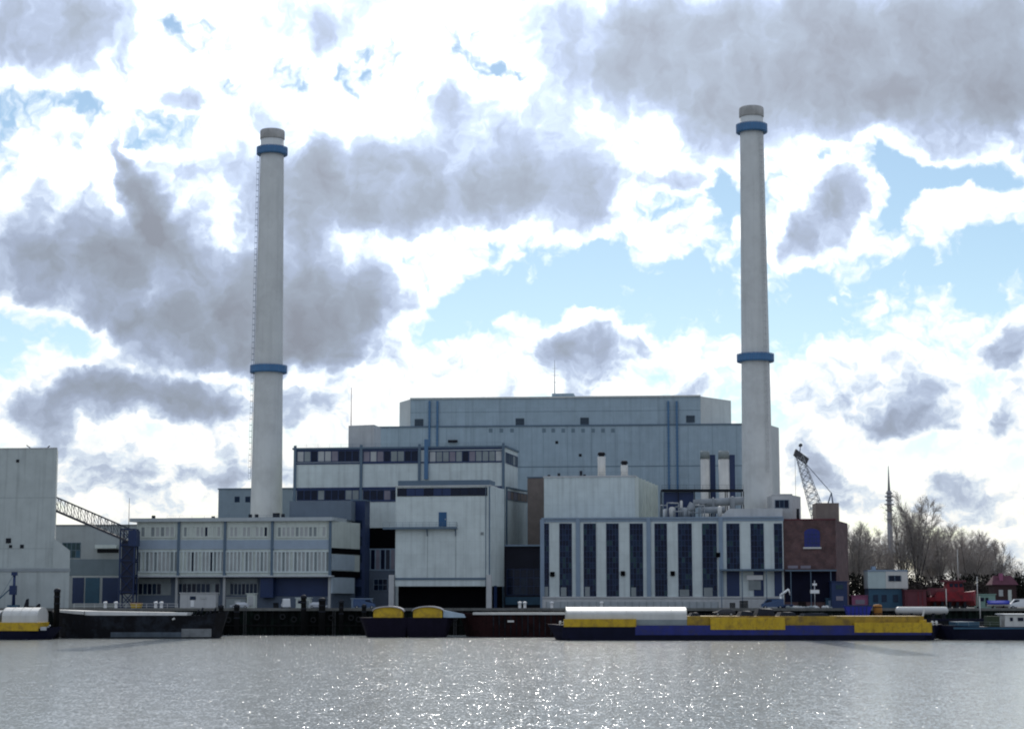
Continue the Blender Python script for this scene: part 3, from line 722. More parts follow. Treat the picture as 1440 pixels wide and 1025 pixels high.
# ------------------------------------------------------------------ loading tower
def loading():
    FL = face_px(556, 455, 689, 451.5, 760)
    root = thing('loading_tower', FL.p(FL.L / 2, GZ, -8), 'big white loading tower, dark open bay at its foot, blue door on a balcony', 'loading tower')
    side = Face(FL.b.xy, (at(709, 760, 464).x, 464))
    zt = FL.hit(620, 684)[1]; z0 = FL.hit(620, 824)[1]
    pl = [FL.a.xy, FL.b.xy, side.b.xy, (FL.a.x + 2.5, 471)]
    b = MB(); b.prism(pl, z0, zt); b.build('wall', M_white, root)
    b = MB(); FL.slab(b, FL.hit(559, 680)[0], FL.L - .2, zt, FL.hit(620, 675)[1], -9, -.6); b.build('parapet', M_trim, root)
    b = MB(); FL.slab(b, -.15, FL.L + .15, zt, zt + .3, -15.5, .2); b.build('roof', M_conc, root)
    window(FL, FL.rect(559, 686, 685, 697), 10, 1, root, [M_glass, M_blue], (.7, .3), random.Random(5), .03, M_dark, .1)
    # blue door, balcony, brackets
    b = MB(); FL.prect(b, 617, 720, 628, 740, 0, .12); d = b.build('door', mat('door_blue', (.02, .09, .20), .5, .1), root)
    b = MB(); u = FL.hit(626.5, 731)[0]; z = FL.hit(620, 731)[1]; FL.slab(b, u - .1, u + .06, z, z + .35, .12, .22); b.build('handle', M_pipe, d)
    b = MB(); u0, u1, za, zb = FL.rect(540, 741, 643, 744); FL.slab(b, u0, u1, za, zb, .0, 1.4); bal = b.build('balcony', M_trim, root)
    b = MB(); railing(b, [FL.p(u0, zb, 1.35), FL.p(u1, zb, 1.35), FL.p(u1, zb, .05)], 1.1, 1.6, .05); b.build('railing', M_trim, bal)
    b = MB()
    for px in (601, 641):
        u = FL.hit(px, 748)[0]; b.bar(FL.p(u, za, 1.3), FL.p(u, za - 1.7, .02), .16); b.bar(FL.p(u, za, .06), FL.p(u, za - 1.7, .06), .16)
    b.build('bracket', M_trim, bal)
    # seams, lintel and the open bay
    for px in (601, 641): 
        b = MB(); u = FL.hit(px, 780)[0]; FL.slab(b, u - .05, u + .05, FL.hit(px, 812)[1], za - 1.8, 0, .03); b.build('seam', M_blind2, root)
    b = MB(); FL.prect(b, 556, 812, 689, 815, 0, .18); b.build('lintel', M_trim, root)
    b = MB(); za = FL.hit(620, 824)[1]
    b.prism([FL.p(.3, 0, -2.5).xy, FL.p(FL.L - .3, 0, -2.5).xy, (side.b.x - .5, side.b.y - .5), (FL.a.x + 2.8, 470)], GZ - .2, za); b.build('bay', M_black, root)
    for px in (551, 688):
        b = MB(); u = FL.hit(px, 835)[0]; FL.slab(b, u - .6, u + .6, GZ - .2, FL.hit(px, 808)[1], -.3, .85); b.build('column', M_conc, root)
    b = MB(); FL.slab(b, FL.L - 1.1, FL.L - .95, za, zt, 0, .12); FL.slab(b, FL.L - .25, FL.L + .06, GZ, zt + .2, .0, .14); b.build('downpipe', M_trim, root)
    b = MB(); r = FL.rect(690.5, 820, 694, 850); side.slab(b, 3.5, 6, GZ, GZ + 5.4, 0, .1); b.build('side_door', M_blue, root)
    r = FL.rect(676, 748, 680, 752); b = MB(); FL.slab(b, *r, 0, .15); b.build('vent', M_blind2, root)
loading()

# recess behind, between loading tower and hall
def recess():
    f = face_px(709, 467, 764, 465.5, 800)
    root = thing('link_building', f.p(f.L / 2, GZ, -5), 'dark recessed link with a steel canopy between loading tower and glazed hall', 'link building')
    zt = f.hit(735, 768)[1]
    b = MB(); b.prism([f.a.xy, f.b.xy, (f.b.x, f.b.y + 10), (f.a.x + 2, f.a.y + 10)], GZ - .2, zt); b.build('wall', mat('link_wall_dark', (.008, .009, .022), .7, .3, .1), root)
    b = MB(); f.slab(b, -.2, f.L - .3, zt, zt + .4, -10, .9); b.build('canopy', M_band, root)
    window(f, f.rect(713, 800, 760, 836), 5, 3, root, [M_glass, M_glassb, M_blind3], (.6, .3, .1), random.Random(9), .04, M_blue, .14)
    b = MB(); f.prect(b, 711, 839, 763, 850, 0, .5); b.build('plinth', M_teal, root)
recess()

def lift_shaft():
    f = face_px(742, 489, 766, 488.2, 720)
    root = thing('lift_shaft', f.p(f.L / 2, GZ, -3), 'brown brick lift shaft between the annex and the pale ribbed block', 'lift shaft')
    zt = f.hit(754, 672)[1]
    b = MB(); b.prism([f.a.xy, f.b.xy, (f.b.x, f.b.y + 7), (f.a.x, f.a.y + 7)], GZ - .2, zt); b.build('wall', M_brown, root)
    b = MB(); f.slab(b, -.15, f.L + .15, zt, zt + .35, -7, .15); b.build('roof', M_trim, root)
    for py in (690, 712, 735): b = MB(); r = f.rect(749, py, 756, py + 7); f.slab(b, *r, 0, .05); b.build('window', M_brown, root)
lift_shaft()

# ------------------------------------------------------------------ pale ribbed block behind the hall
def ribbed():
    f = face_px(765, 472, 893, 468.5, 700)
    root = thing('bunker_block', f.p(f.L / 2, GZ, -10), 'pale windowless block with ribbed flank above the glazed hall', 'bunker block')
    zt = f.hit(830, 671)[1]
    B2 = at(921, 700, 503)
    b = MB(); b.prism([f.a.xy, f.b.xy, B2.xy, (f.a.x + 3, 503)], GZ - .2, zt); b.build('wall', M_white, root)
    s = Face(f.b.xy, B2.xy)
    b = MB()
    for k in range(7):
        u = .4 + k * (s.L - 1) / 6; s.slab(b, u - .35, u + .35, GZ, zt - .02, 0, .9)
    b.build('rib', M_cream, root)
    b = MB()
    for k in range(6):
        u = .4 + (k + .5) * (s.L - 1) / 6; z = zt - 6 - (k % 2) * 2; s.slab(b, u - .5, u + .5, z, z + 1, .0, .1)
    b.build('vent', M_dark, root)
    b = MB(); f.slab(b, -.2, f.L + .2, zt, zt + .4, -28, .15); b.build('roof', M_conc, root)
    b = MB()
    for px, h in ((745, 0), (772, 1.0), (786, 1.4), (800, .7), (817, 2.0), (822, 1.1)):
        if h: p = at(px, 668, 482); b.box(p.x - .35, p.x + .35, 481.6, 482.4, zt + .3, zt + .4 + h)
    b.build('roof_vent', M_dark, root)
    b = MB(); p0, p1 = f.p(.5, zt + .4, -2), f.p(f.L - 1, zt + .4, -2); railing(b, [p0, p1], 1.0, 2.5, .04); b.build('railing', M_trim, root)
    # ventilators
    for px, pyt, w in ((846, 636, 11), (878, 648, 10)):
        Y = 484; c = at(px, 660, Y); zz = at(px, pyt, Y).z; r = w * Y / F / 2
        b = MB(); b.lathe((c.x, Y), [(r, zt + .3), (r, zz - 1.1)], 20); fl = b.build('exhaust_pipe', M_cover, root)
        b = MB(); b.lathe((c.x, Y), [(r * .7, zz - 1.1), (r * .7, zz - .7), (r * 1.1, zz - .65), (r * .8, zz), (r * .2, zz + .1)], 20); b.build('cowl', M_dark, fl)
ribbed()

# ------------------------------------------------------------------ turbine hall
def hall():
    FL = face_px(763, 456, 1102, 448.3, 790)
    root = thing('turbine_hall', FL.p(FL.L / 2, GZ, -8), 'long hall with tall dark window strips between white piers', 'turbine hall')
    zt = FL.hit(930, 729)[1]
    pl = [FL.a.xy, FL.b.xy, FL.p(FL.L, 0, -17).xy, FL.p(0, 0, -16).xy]
    b = MB(); b.prism(pl, GZ - .2, zt); b.build('wall', M_white, root)
    b = MB(); FL.slab(b, -.2, FL.L + .1, zt, zt + .35, -17, .35); b.build('roof', M_band, root)
    rr = random.Random(21)
    wins = [(764, 772), (787, 804), (821, 838), (853, 870), (886, 904), (921, 938), (954, 973), (988, 1008), (1022, 1040), (1056, 1074), (1089, 1100)]
    for i, (a, c) in enumerate(wins):
        n = 2 if c - a < 13 else 4
        bot = 838 if i < 8 else 800
        w = window(FL, FL.rect(a, 736, c, bot), n, 13 if i < 8 else 8, root, [M_glass, M_glassb, M_glasst], (.55, .33, .12), rr, .02, M_blue, .10)
        b = MB(); u0, u1, z0, z1 = FL.rect(a, 822, c, 838)
        if i in (0, 1, 2, 4, 6, 7): FL.slab(b, u0 + .3, u0 + (u1 - u0) * rr.uniform(.35, .9), z0, z0 + rr.uniform(1.4, 2.4), .02, .16); b.build('lower_panel', M_blind2, w)
    for px in (762.8, 813, 912.5, 1014):
        b = MB(); u = FL.hit(px, 790)[0]; FL.slab(b, u - .5, u + .5, GZ, zt - .02, 0, .45); b.build('pilaster', M_band, root)
    b = MB(); FL.prect(b, 763, 838.5, 1100, 841, 0, .5); FL.slab(b, 0, FL.L, GZ - .1, FL.hit(930, 842)[1], -.1, .55); b.build('plinth', M_conc, root)
    b = MB(); FL.prect(b, 763, 729.5, 1102, 733, 0, .14); b.build('cornice', M_band, root)
    for px, py in ((777, 807), (876, 806), (946, 806), (1010, 780)):
        r = FL.rect(px - 3, py - 3.2, px + 3, py + 3.2); b = MB(); FL.slab(b, *r, 0, .5); b.build('vent', M_black, root)
    # canopy and lower annex along the right end
    b = MB(); u0, u1, z0, z1 = FL.rect(1012, 800, 1102, 802.5); FL.slab(b, u0, u1, z0, z1, 0, 3.0); ca = b.build('canopy', M_trim, root)
    b = MB()
    for px in (1015, 1044, 1078): u = FL.hit(px, 820)[0]; b.bar(FL.p(u, GZ, 2.8), FL.p(u, z0, 2.8), .2)
    b.build('canopy_post', M_trim, ca)
    for a, c in ((1022, 1040), (1060, 1074), (1089, 1100)):
        b = MB(); FL.prect(b, a, 803, c, 838, 0, .1); b.build('door', M_blue, root)
    b = MB(); FL.prect(b, 1050, 808.5, 1073, 815, .1, .5); b.build('sign_panel', M_sign, root)
    b = MB(); FL.prect(b, 1053, 816, 1070, 829, .1, .3); b.build('hatch', M_blind2, root)
    # roof upstand at the chimney foot
    A, B2 = FL.hit(1012, 720)[0], FL.hit(1122, 720)[0]
    b = MB(); za = FL.hit(1060, 714)[1]
    P = FL.p
    b.hexa([P(A, zt + .36, -3), P(FL.L, zt + .36, -3), P(FL.L, zt + .36, -16), P(A, zt + .36, -16)], [P(A + 2.2, za, -3), P(FL.L, za, -3), P(FL.L, za, -16), P(A + 2.2, za, -16)])
    b.build('roof_upstand', M_conc, root)
    return FL, zt
HF, HZT = hall()

# plant on the hall roof: gallery, ducts, tanks, flue stacks
def roof_plant():
    zt = HZT + .36
    c = HF.p(HF.hit(980, 720)[0], zt, -9)
    root = thing('roof_plant', c, 'tangle of pale ducts and tanks under a dark steel gallery on the hall roof', 'roof plant')
    def P(px, py, o): 
        Y = HF.p(HF.hit(px, 720)[0], 0, -o).y; return at(px, py, Y)
    b = MB(); a, d = P(930, 691, 12), P(1046, 691, 12)
    b.box(a.x, d.x, a.y - 2, a.y + 2.5, a.z, a.z + .5)
    for i in range(6):
        x = a.x + (d.x - a.x) * i / 5; b.bar((x, a.y - 1.8, zt), (x, a.y - 1.8, a.z), .22); b.bar((x, a.y + 2.2, zt), (x, a.y + 2.2, a.z), .22)
    railing(b, [(a.x, a.y - 1.9, a.z + .5), (d.x, a.y - 1.9, a.z + .5)], 1.0, 2, .05)
    b.build('gallery', M_dark, root)
    b = MB(); b.box(a.x + .6, a.x + 8, a.y - .5, a.y + 2, zt, a.z - .2); b.build('plant_box', M_blue, root)
    b = MB(); p0, p1 = P(975, 708, 9), P(1046, 704, 9); b.tube(p0, p1, 1.0, None, 14); b.tube(p0, (p0.x - 2.0, p0.y, zt), 1.0, None, 14)
    p0, p1 = P(985, 717, 7), P(1020, 717, 7); b.tube(p0, p1, .8, None, 14); b.build('duct', M_duct, root)
    for px, py, w, col in ((945, 713, 9, M_cover), (958, 704, 4, M_cover), (962, 714, 10, M_duct), (935, 716, 6, M_conc), (1003, 700, 4, M_duct), (1012, 712, 6, M_cover), (1030, 698, 7, M_duct)):
        q = P(px, py, 5 if py > 705 else 8); r = w * q.y / F / 2
        b = MB(); b.lathe((q.x, q.y), [(r, zt), (r, q.z - r * .4), (r * .7, q.z), (r * .2, q.z + .1)], 16); b.build('tank', col, root)
    rr = random.Random(4)
    for i in range(18):
        b = MB(); px = rr.uniform(926, 1046); q = P(px, rr.uniform(706, 722), rr.uniform(3, 8)); 
        e = q + Vector((rr.uniform(-3, 3), rr.uniform(-1, 1), 0)); b.tube(q, e, .16, None, 8); b.tube(q, (q.x, q.y, zt), .14, None, 8); b.build('pipe', M_duct, root)
roof_plant()
for i, (px, w, yb, lab) in enumerate(((991.5, 13, 693, 'slim pale flue stack on the gallery, left of its twin'), (1018, 15, 700, 'slim pale flue stack on the gallery, beside the right chimney'))):
    Y = 506 - i * 4; c = at(px, 660, Y); r = w * Y / F / 2; zt = at(px, 634, Y).z
    root = thing('flue_stack', (c.x, Y, GZ), lab, 'flue stack', 'flue stacks in front of the boiler house')
    b = MB(); b.lathe((c.x, Y), [(r, GZ - .1), (r, zt - 2.2)], 24); b.build('pipe', M_cover, root)
    b = MB(); b.lathe((c.x, Y), [(r * 1.04, zt - 2.2), (r * 1.04, zt - .4), (r * .9, zt)], 24); b.build('cap', M_blind2, root)
    b = MB(); b.box(c.x + r + .2, c.x + r + 1.6, Y + .3, Y + 1.2, GZ, zt - 1); b.build('support', M_blue, root)

# penthouse right of the chimney
def penthouse():
    f = face_px(1086, 461, 1114, 460.3, 710)
    root = thing('roof_house', f.p(f.L / 2, GZ, -4), 'small pale rooftop house with a dark window right of the chimney foot', 'roof house')
    zt = f.hit(1100, 696)[1]; sb = at(1126, 710, 468)
    b = MB(); b.prism([f.a.xy, f.b.xy, sb.xy, (f.a.x, f.a.y + 9)], GZ, zt); b.build('wall', M_conc, root)
    b = MB(); f.slab(b, -.1, f.L + .1, zt, zt + .3, -7, .1); b.build('roof', M_conc, root)
    window(f, f.rect(1090, 703, 1109, 714), 3, 1, root, [M_glass, M_glassb], (.7, .3), random.Random(1), .04, M_trim, .15)
penthouse()

# ------------------------------------------------------------------ brick building
def brick():
    f = face_px(1102, 448.8, 1176, 447.2, 790)
    root = thing('brick_building', f.p(f.L / 2, GZ, -8), 'dark red brick building with an arched blue window beside the glazed hall', 'brick building')
    zt = f.hit(1140, 731)[1]; sb = at(1193, 790, 468)
    b = MB(); b.prism([f.a.xy, f.b.xy, sb.xy, (f.a.x + .5, 468)], GZ - .2, zt); b.build('wall', M_brick, root)
    b = MB(); f.slab(b, .0, f.L + .1, zt, zt + .3, -3, .12); b.build('parapet', M_dred, root)
    # arched window
    u0, u1, z0, z1 = f.rect(1131, 743, 1153, 769); r = (u1 - u0) / 2; uc = (u0 + u1) / 2
    b = MB(); pts = [(u0, z0), (u1, z0)] + [(uc + r * math.cos(t), z1 - r * .55 + r * .55 * math.sin(t)) for t in [math.pi * i / 12 for i in range(13)]]
    n = len(pts); vs = [f.p(u, z, .06) for u, z in pts] + [f.p(u, z, -.05) for u, z in pts]
    b._add(vs, [tuple(range(n))] + [(i, n + i, n + (i + 1) % n, (i + 1) % n) for i in range(n)])
    w = b.build('window', mat('arched_window_blue', (.012, .02, .17), .3, .2), root)
    b = MB()
    for k in range(1, 4): u = u0 + (u1 - u0) * k / 4; f.slab(b, u - .05, u + .05, z0, z1 - .5, .06, .14)
    for k in range(1, 4): z = z0 + (z1 - z0) * k / 4.4; f.slab(b, u0, u1, z - .05, z + .05, .065, .145)
    b.build('frame', M_blue, w)
    b = MB(); f.slab(b, u0 - .3, u1 + .3, z0 - .4, z0, 0, .3); b.build('sill', M_cover, w)
    # stair head tower
    a, c = at(1147, 720, 452), at(1180, 720, 452)
    b = MB(); b.prism([(a.x, 452), (c.x, 452), (c.x + .5, 460), (a.x + .5, 460)], zt - .1, at(1160, 707, 452).z); b.build('stair_head', M_brown, root)
    b = MB(); z = at(1110, 722, 455).z; 
    p = at(1122, 720, 455); b.tube((p.x, 455, zt), (p.x, 455, z + 1.2), .35); b.build('roof_vent', M_dark, root)
    # blue entrance canopy at foot
    b = MB(); f.prect(b, 1104, 801, 1176, 803, 0, 2.5); ca = b.build('canopy', M_trim, root)
    b = MB()
    for px in (1112, 1140, 1168): u = f.hit(px, 820)[0]; b.bar(f.p(u, GZ, 2.3), f.p(u, f.hit(px, 803)[1], 2.3), .2)
    b.build('canopy_post', M_trim, ca)
    b = MB(); f.prect(b, 1104, 804, 1176, 846, 0, .1); b.build('shutter', M_hullnavy, root)
    for a_, c_ in ((1108, 1122), (1126, 1140)):
        b = MB(); f.prect(b, a_, 795, c_, 799, 0, .1); b.build('fanlight', M_blind3, root)
brick()

# ------------------------------------------------------------------ left: silo, conveyor, back hall
def silo():
    f = face_px(-70, 446, 77, 443, 740)
    root = thing('silo_tower', f.p(f.L / 2, GZ, -7), 'tall windowless pale concrete silo at the left end of the quay', 'silo')
    zt = f.hit(40, 631)[1]
    b = MB(); b.prism([f.a.xy, f.b.xy, (f.b.x - 3.6, f.b.y + 16), (f.a.x - 3, f.a.y + 16)], GZ - .2, zt); b.build('wall', M_silo, root)
    b = MB(); b.prism([(f.a.x, f.a.y - .1), (f.b.x + .05, f.b.y - .1), (f.b.x - 3.6, f.b.y + 16), (f.a.x - 3, f.a.y + 16)], zt, zt + .25); b.build('parapet', M_conc, root)
    # annex with sloping top
    g = Face(f.p(f.hit(30, 800)[0], 0, 1.0).xy, f.p(f.hit(100, 800)[0], 0, 1.0).xy)
    u1 = g.L; u0 = g.hit(74, 800)[0]; za, zb = g.hit(76, 756)[1], g.hit(100, 774)[1]
    b = MB(); P = g.p
    bk = Vector((-2.9, 12, 0)); lo = [P(u0, GZ - .2, 0), P(u1, GZ - .2, 0)]; hi = [P(u0, za, 0), P(u1, zb, 0)]
    b.hexa([lo[0], lo[1], lo[1] + bk, lo[0] + bk], [hi[0], hi[1], hi[1] + bk, hi[0] + bk])
    g.slab(b, -9, u0 - .003, GZ - .2, g.hit(60, 798)[1], -.9, .02)
    b.build('annex', M_silo, root)
    b = MB(); z = g.hit(50, 800)[1]; f.slab(b, f.hit(-70, 800)[0], f.hit(99, 800)[0], z - .55, z + .15, 0, 1.2); b.build('ledge', mat('silo_ledge', (.30, .33, .34), .8, .1, .1), root)
    for px, py, s in ((25, 648, 2), (12, 760, 3.5), (15, 768, 2), (31, 768, 2.5)):
        r = f.rect(px - s, py - s, px + s, py + s); b = MB(); f.slab(b, *r, 0, .12); b.build('vent', M_dark, root)
    b = MB(); p = f.p(f.hit(46, 630)[0], zt, -4)
    b.box(p.x - 2.2, p.x + 2.2, p.y, p.y + 2, zt + .2, zt + .55); b.bar((p.x - 2, p.y, zt + .5), (p.x - 3, p.y, zt + 1.2), .2); b.bar((p.x + 2, p.y, zt + .5), (p.x + 2.6, p.y, zt + 1.1), .2); b.build('roof_hatch', M_dark, root)
    b = MB()
    for z in (GZ + 14, GZ + 26): f.slab(b, 0, f.L, z - .04, z + .04, 0, .02)
    b.build('joint', M_blind2, root)
silo()

def back_hall():
    f = face_px(70, 486, 200, 484, 780)
    root = thing('store_hall', f.p(f.L / 2, GZ, -9), 'low grey store hall behind the conveyor with a teal corner window', 'store hall')
    zt = f.hit(120, 739)[1]
    b = MB(); b.prism([f.a.xy, f.b.xy, (f.b.x, f.b.y + 18), (f.a.x, f.a.y + 18)], GZ - .2, zt); b.build('wall', mat('hall_grey', (.34, .37, .38), .7, .1, .15), root)
    b = MB(); f.slab(b, -.2, f.L + .2, zt, zt + .3, -18, .2); b.build('roof', M_roof, root)
    window(f, f.rect(88, 763, 113, 784), 4, 2, root, [M_glasst, M_teal], (.6, .4), random.Random(6), .03, M_trim, .14)
    b = MB(); f.prect(b, 70, 786, 200, 809, 0, .12); b.build('dado', mat('dado_grey', (.16, .205, .235), .7, .1, .1), root)
    b = MB(); f.prect(b, 137, 766, 167, 771, 0, 2.2); c = b.build('canopy', M_white, root)
    b = MB(); f.prect(b, 137, 772, 167, 777, 0, .14); b.build('canopy_shade_strip', M_dark, c)  # dark strip on the wall, painted-in shade under the canopy
    for px0, px1 in ((102, 118), (120, 140), (144, 166)):
        b = MB(); f.prect(b, px0, 812, px1, 848, 0, .15); b.build('gate', M_blue if px0 != 120 else M_teal, root)
back_hall()

def conveyor():
    A, B_ = at(74, 697, 452), at(186, 745, 466)
    root = thing('conveyor_bridge', (B_.x, B_.y, GZ), 'sloping steel lattice conveyor bridge from the silo down to a dark tower', 'conveyor')
    b = MB(); hh = 3.3
    for o in (-1.3, 1.3):
        p0, p1 = A + Vector((0, o, 0)), B_ + Vector((0, o, 0)); dn = Vector((0, 0, -hh))
        b.bar(p0, p1, .22); b.bar(p0 + dn, p1 + dn, .3)
        n = 12
        for i in range(n + 1):
            q = p0.lerp(p1, i / n); b.bar(q, q + dn, .14)
            if i < n: b.bar(q, p0.lerp(p1, (i + 1) / n) + dn, .11)
    for i in range(13):
        q = A.lerp(B_, i / 12); b.bar(q + Vector((0, -1.3, -hh)), q + Vector((0, 1.3, -hh)), .14); b.bar(q + Vector((0, -1.3, 0)), q + Vector((0, 1.3, 0)), .12)
    b.build('truss', mat('truss_steel', (.065, .068, .085), .6, .2), root)
    b = MB(); dn = Vector((0, 0, -hh + .25))
    b.hexa([A + dn + Vector((0, -1.1, -.3)), B_ + dn + Vector((0, -1.1, -.3)), B_ + dn + Vector((0, 1.1, -.3)), A + dn + Vector((0, 1.1, -.3))], [A + dn + Vector((0, -1.1, .1)), B_ + dn + Vector((0, -1.1, .1)), B_ + dn + Vector((0, 1.1, .1)), A + dn + Vector((0, 1.1, .1))])
    b.build('belt', M_dark, root)
    # support tower
    b = MB(); x0, x1 = at(170, 800, 465).x, at(190, 800, 465).x; y0, y1 = 463.5, 467.5; zt = at(180, 744, 465).z
    for x in (x0, x1):
        for y in (y0, y1): b.bar((x, y, GZ - .2), (x, y, zt), .35)
    n = 5
    for i in range(n + 1):
        z = GZ + (zt - GZ) * i / n
        for y in (y0, y1): b.bar((x0, y, z), (x1, y, z), .24)
        for x in (x0, x1): b.bar((x, y0, z), (x, y1, z), .24)
        if i < n:
            z2 = GZ + (zt - GZ) * (i + 1) / n
            for y in (y0, y1): b.bar((x0, y, z), (x1, y, z2), .18); b.bar((x1, y, z), (x0, y, z2), .18)
    b.build('support_tower', M_blue, root)
    b = MB(); b.box(x0 + .3, x1 - .3, y0 + .4, y1 - .4, at(180, 835, 465).z, at(180, 760, 465).z); b.build('hopper', mat('hopper_navy', (.02, .026, .055), .6, .2), root)
    b = MB(); b.box(x1 - 1.5, x1 + .5, y0 - .5, y1, at(180, 768, 465).z, at(180, 746, 465).z); b.build('drive_house', M_blue, root)
    b = MB(); p = at(181, 740, 465); b.tube((p.x, 465, zt), (p.x, 465, at(181, 700, 465).z), .09, .05); b.build('antenna', M_dark, root)
conveyor()

# ------------------------------------------------------------------ harbour crane behind the brick building
def crane():
    Y = 522.0
    base = at(1160, 850, Y)
    root = thing('harbour_crane', (base.x, Y, GZ), 'grey lattice-jib harbour crane looming behind the brick building', 'crane')
    piv = at(1155, 738, Y); head = at(1124, 641, Y)
    b = MB(); 
    d = (head - piv).normalized(); nrm = Vector((d.z, 0, -d.x))
    n = 12
    def ch(t, s, o): 
        w = 1.9 * (1 - .55 * t); return piv.lerp(head, t) + nrm * (s * w) + Vector((0, o * w, 0))
    for i in range(n):
        t0, t1 = i / n, (i + 1) / n
        for s in (-1, 1):
            for o in (-1, 1): b.bar(ch(t0, s, o), ch(t1, s, o), .15)
        for o in (-1, 1): b.bar(ch(t0, -1, o), ch(t1, 1, o), .13); b.bar(ch(t0, 1, o), ch(t1, -1, o), .13); b.bar(ch(t0, -1, o), ch(t0, 1, o), .13)
        for s in (-1, 1): b.bar(ch(t0, s, -1), ch(t1, s, 1), .12)
    b.build('jib', mat('crane_grey', (.38, .39, .40), .6, .2), root)
    b = MB(); h = head
    b.hexa([h + Vector((-1.6, -.9, .2)), h + Vector((1.9, -.9, -2.4)), h + Vector((1.9, .9, -2.4)), h + Vector((-1.6, .9, .2))],
           [h + Vector((-1.0, -.9, 1.9)), h + Vector((2.6, -.9, -.8)), h + Vector((2.6, .9, -.8)), h + Vector((-1.0, .9, 1.9))])
    b.tube(h + Vector((.2, 0, 1.2)), h + Vector((.4, 0, 3.2)), .12); b.tube(h + Vector((.4, -.6, 3.0)), h + Vector((.4, .6, 3.0)), .5); b.build('jib_head', mat('crane_head_grey', (.075, .075, .08), .7, .2), root)
    b = MB(); q = h + Vector((-1.2, 0, .3)); b.tube(q, (q.x, q.y, GZ + 22), .05, None, 5); b.tube((q.x, q.y, GZ + 20.6), (q.x, q.y, GZ + 22), .35); b.build('hook_rope', M_dark, root)
    b = MB(); ap = Vector((piv.x + 3, Y, piv.z + 9)); b.bar(ap, head, .1); b.bar(ap + Vector((0, .8, 0)), head + Vector((0, .4, 0)), .1)
    for o in (-1.2, 1.2): b.bar((piv.x, Y + o, piv.z), ap, .25); b.bar((piv.x + 4, Y + o, piv.z), ap, .25)
    b.build('gantry', M_grey, root)
    b = MB(); b.box(piv.x - 1.5, piv.x + 4.2, Y - 2.2, Y + 2.2, piv.z - 2.5, piv.z + 1.2); cab = b.build('machinery_house', M_grey, root)
    b = MB(); b.box(piv.x - 1.62, piv.x - 1.48, Y - 1.4, Y + 1.4, piv.z - 1, piv.z + .8); b.build('window', M_glass, cab)
    b = MB()
    for x in (-2, 4):
        for y in (-4, 4): b.bar((piv.x + x, Y + y, GZ), (piv.x + 1 + x * .4, Y + y * .5, piv.z - 2.4), .5)
    b.build('portal_leg', M_grey, root)
crane()

# ------------------------------------------------------------------ broadcast tower far behind
def tv_tower():
    Y = 1250.0; c = at(1254, 845, Y); zt = at(1254, 655, Y).z
    root = thing('radio_tower', (c.x, Y, GZ), 'grey radio tower with stacked platforms and a needle mast above the bare trees', 'radio tower')
    z1 = at(1254, 690, Y).z
    b = MB(); b.lathe((c.x, Y), [(2.5, GZ), (2.0, GZ + 25), (1.5, z1)], 20); b.build('shaft', mat('tower_grey', (.30, .30, .31), .8, .1), root)
    b = MB(); b.lathe((c.x, Y), [(.9, z1), (.55, z1 + (zt - z1) * .5), (.22, zt)], 12); b.build('mast', MATS['tower_grey'], root)
    for py, r in ((693, 2.3), (698, 2.9), (703, 2.5), (709, 3.3), (717, 2.6), (730, 2.3)):
        z = at(1254, py, Y).z; b = MB(); b.lathe((c.x, Y), [(1.5, z - .7), (r, z - .3), (r, z + .3), (1.5, z + .6)], 20); b.build('platform', MATS['tower_grey'], root)
tv_tower()

# ------------------------------------------------------------------ trees
def bare_tree(seed, H, spread, leaders, trunk_r):
    rr = random.Random(seed); tr = MB(); cr = MB()
    def jit(a): return Vector((rr.uniform(-a, a), rr.uniform(-a, a), rr.uniform(-a, a) * .6))
    def stem(m, p, d, L, r0, r1, n, sides, bend, lift=.06):
        "a tapering crooked stem; returns its joints"
        out = [(p.copy(), d.copy(), r0)]
        for i in range(n):
            d = (d + jit(bend) + Vector((0, 0, lift))).normalized(); q = p + d * (L / n)
            ra, rb = r0 + (r1 - r0) * i / n, r0 + (r1 - r0) * (i + 1) / n
            m.tube(p, q, ra, rb, sides, 0, False); p = q; out.append((p.copy(), d.copy(), rb))
        return out
    def side(d, a0, a1):
        t = d.orthogonal().normalized(); w = rr.uniform(0, 6.283); t = (t * math.cos(w) + d.cross(t) * math.sin(w)); a = rr.uniform(a0, a1)
        return (d * math.cos(a) + t * math.sin(a)).normalized()
    base = stem(tr, Vector((0, 0, -.3)), Vector((0, 0, 1)), H * .22, trunk_r, trunk_r * .8, 4, 8, .05)
    p0, d0, _ = base[-1]
    for k in range(leaders):
        w = 6.283 * k / leaders + rr.uniform(-.4, .4); tilt = rr.uniform(.12, .42) * spread
        d = Vector((math.cos(w) * tilt, math.sin(w) * tilt, 1)).normalized()
        Ll = H * rr.uniform(.58, .8)
        lead = stem(tr, p0 - Vector((0, 0, rr.uniform(0, H * .07))), d, Ll, trunk_r * .55, .05, 9, 6, .09)
        for i in range(2, 10):
            p, dd, r = lead[i]
            for _ in range(4 if i < 9 else 6):
                h = i / 9; bl = H * .28 * (1.05 - .72 * h) * rr.uniform(.6, 1.1) * (.6 + .4 * spread)
                br = stem(cr, p, side(dd, .4, .95), bl, max(.045, r * .5), .026, 4, 4, .16, .07)
                for j in range(1, 5):
                    q, de, r2 = br[j]
                    for _ in range(4):
                        tw = stem(cr, q, side(de, .35, .9), bl * rr.uniform(.22, .45), .027, .019, 2, 3, .2, .05)
                        for q2, d2, _r in tw[1:]:
                            stem(cr, q2, side(d2, .3, .8), bl * rr.uniform(.10, .2), .020, .015, 1, 3, .1)
    return tr, cr
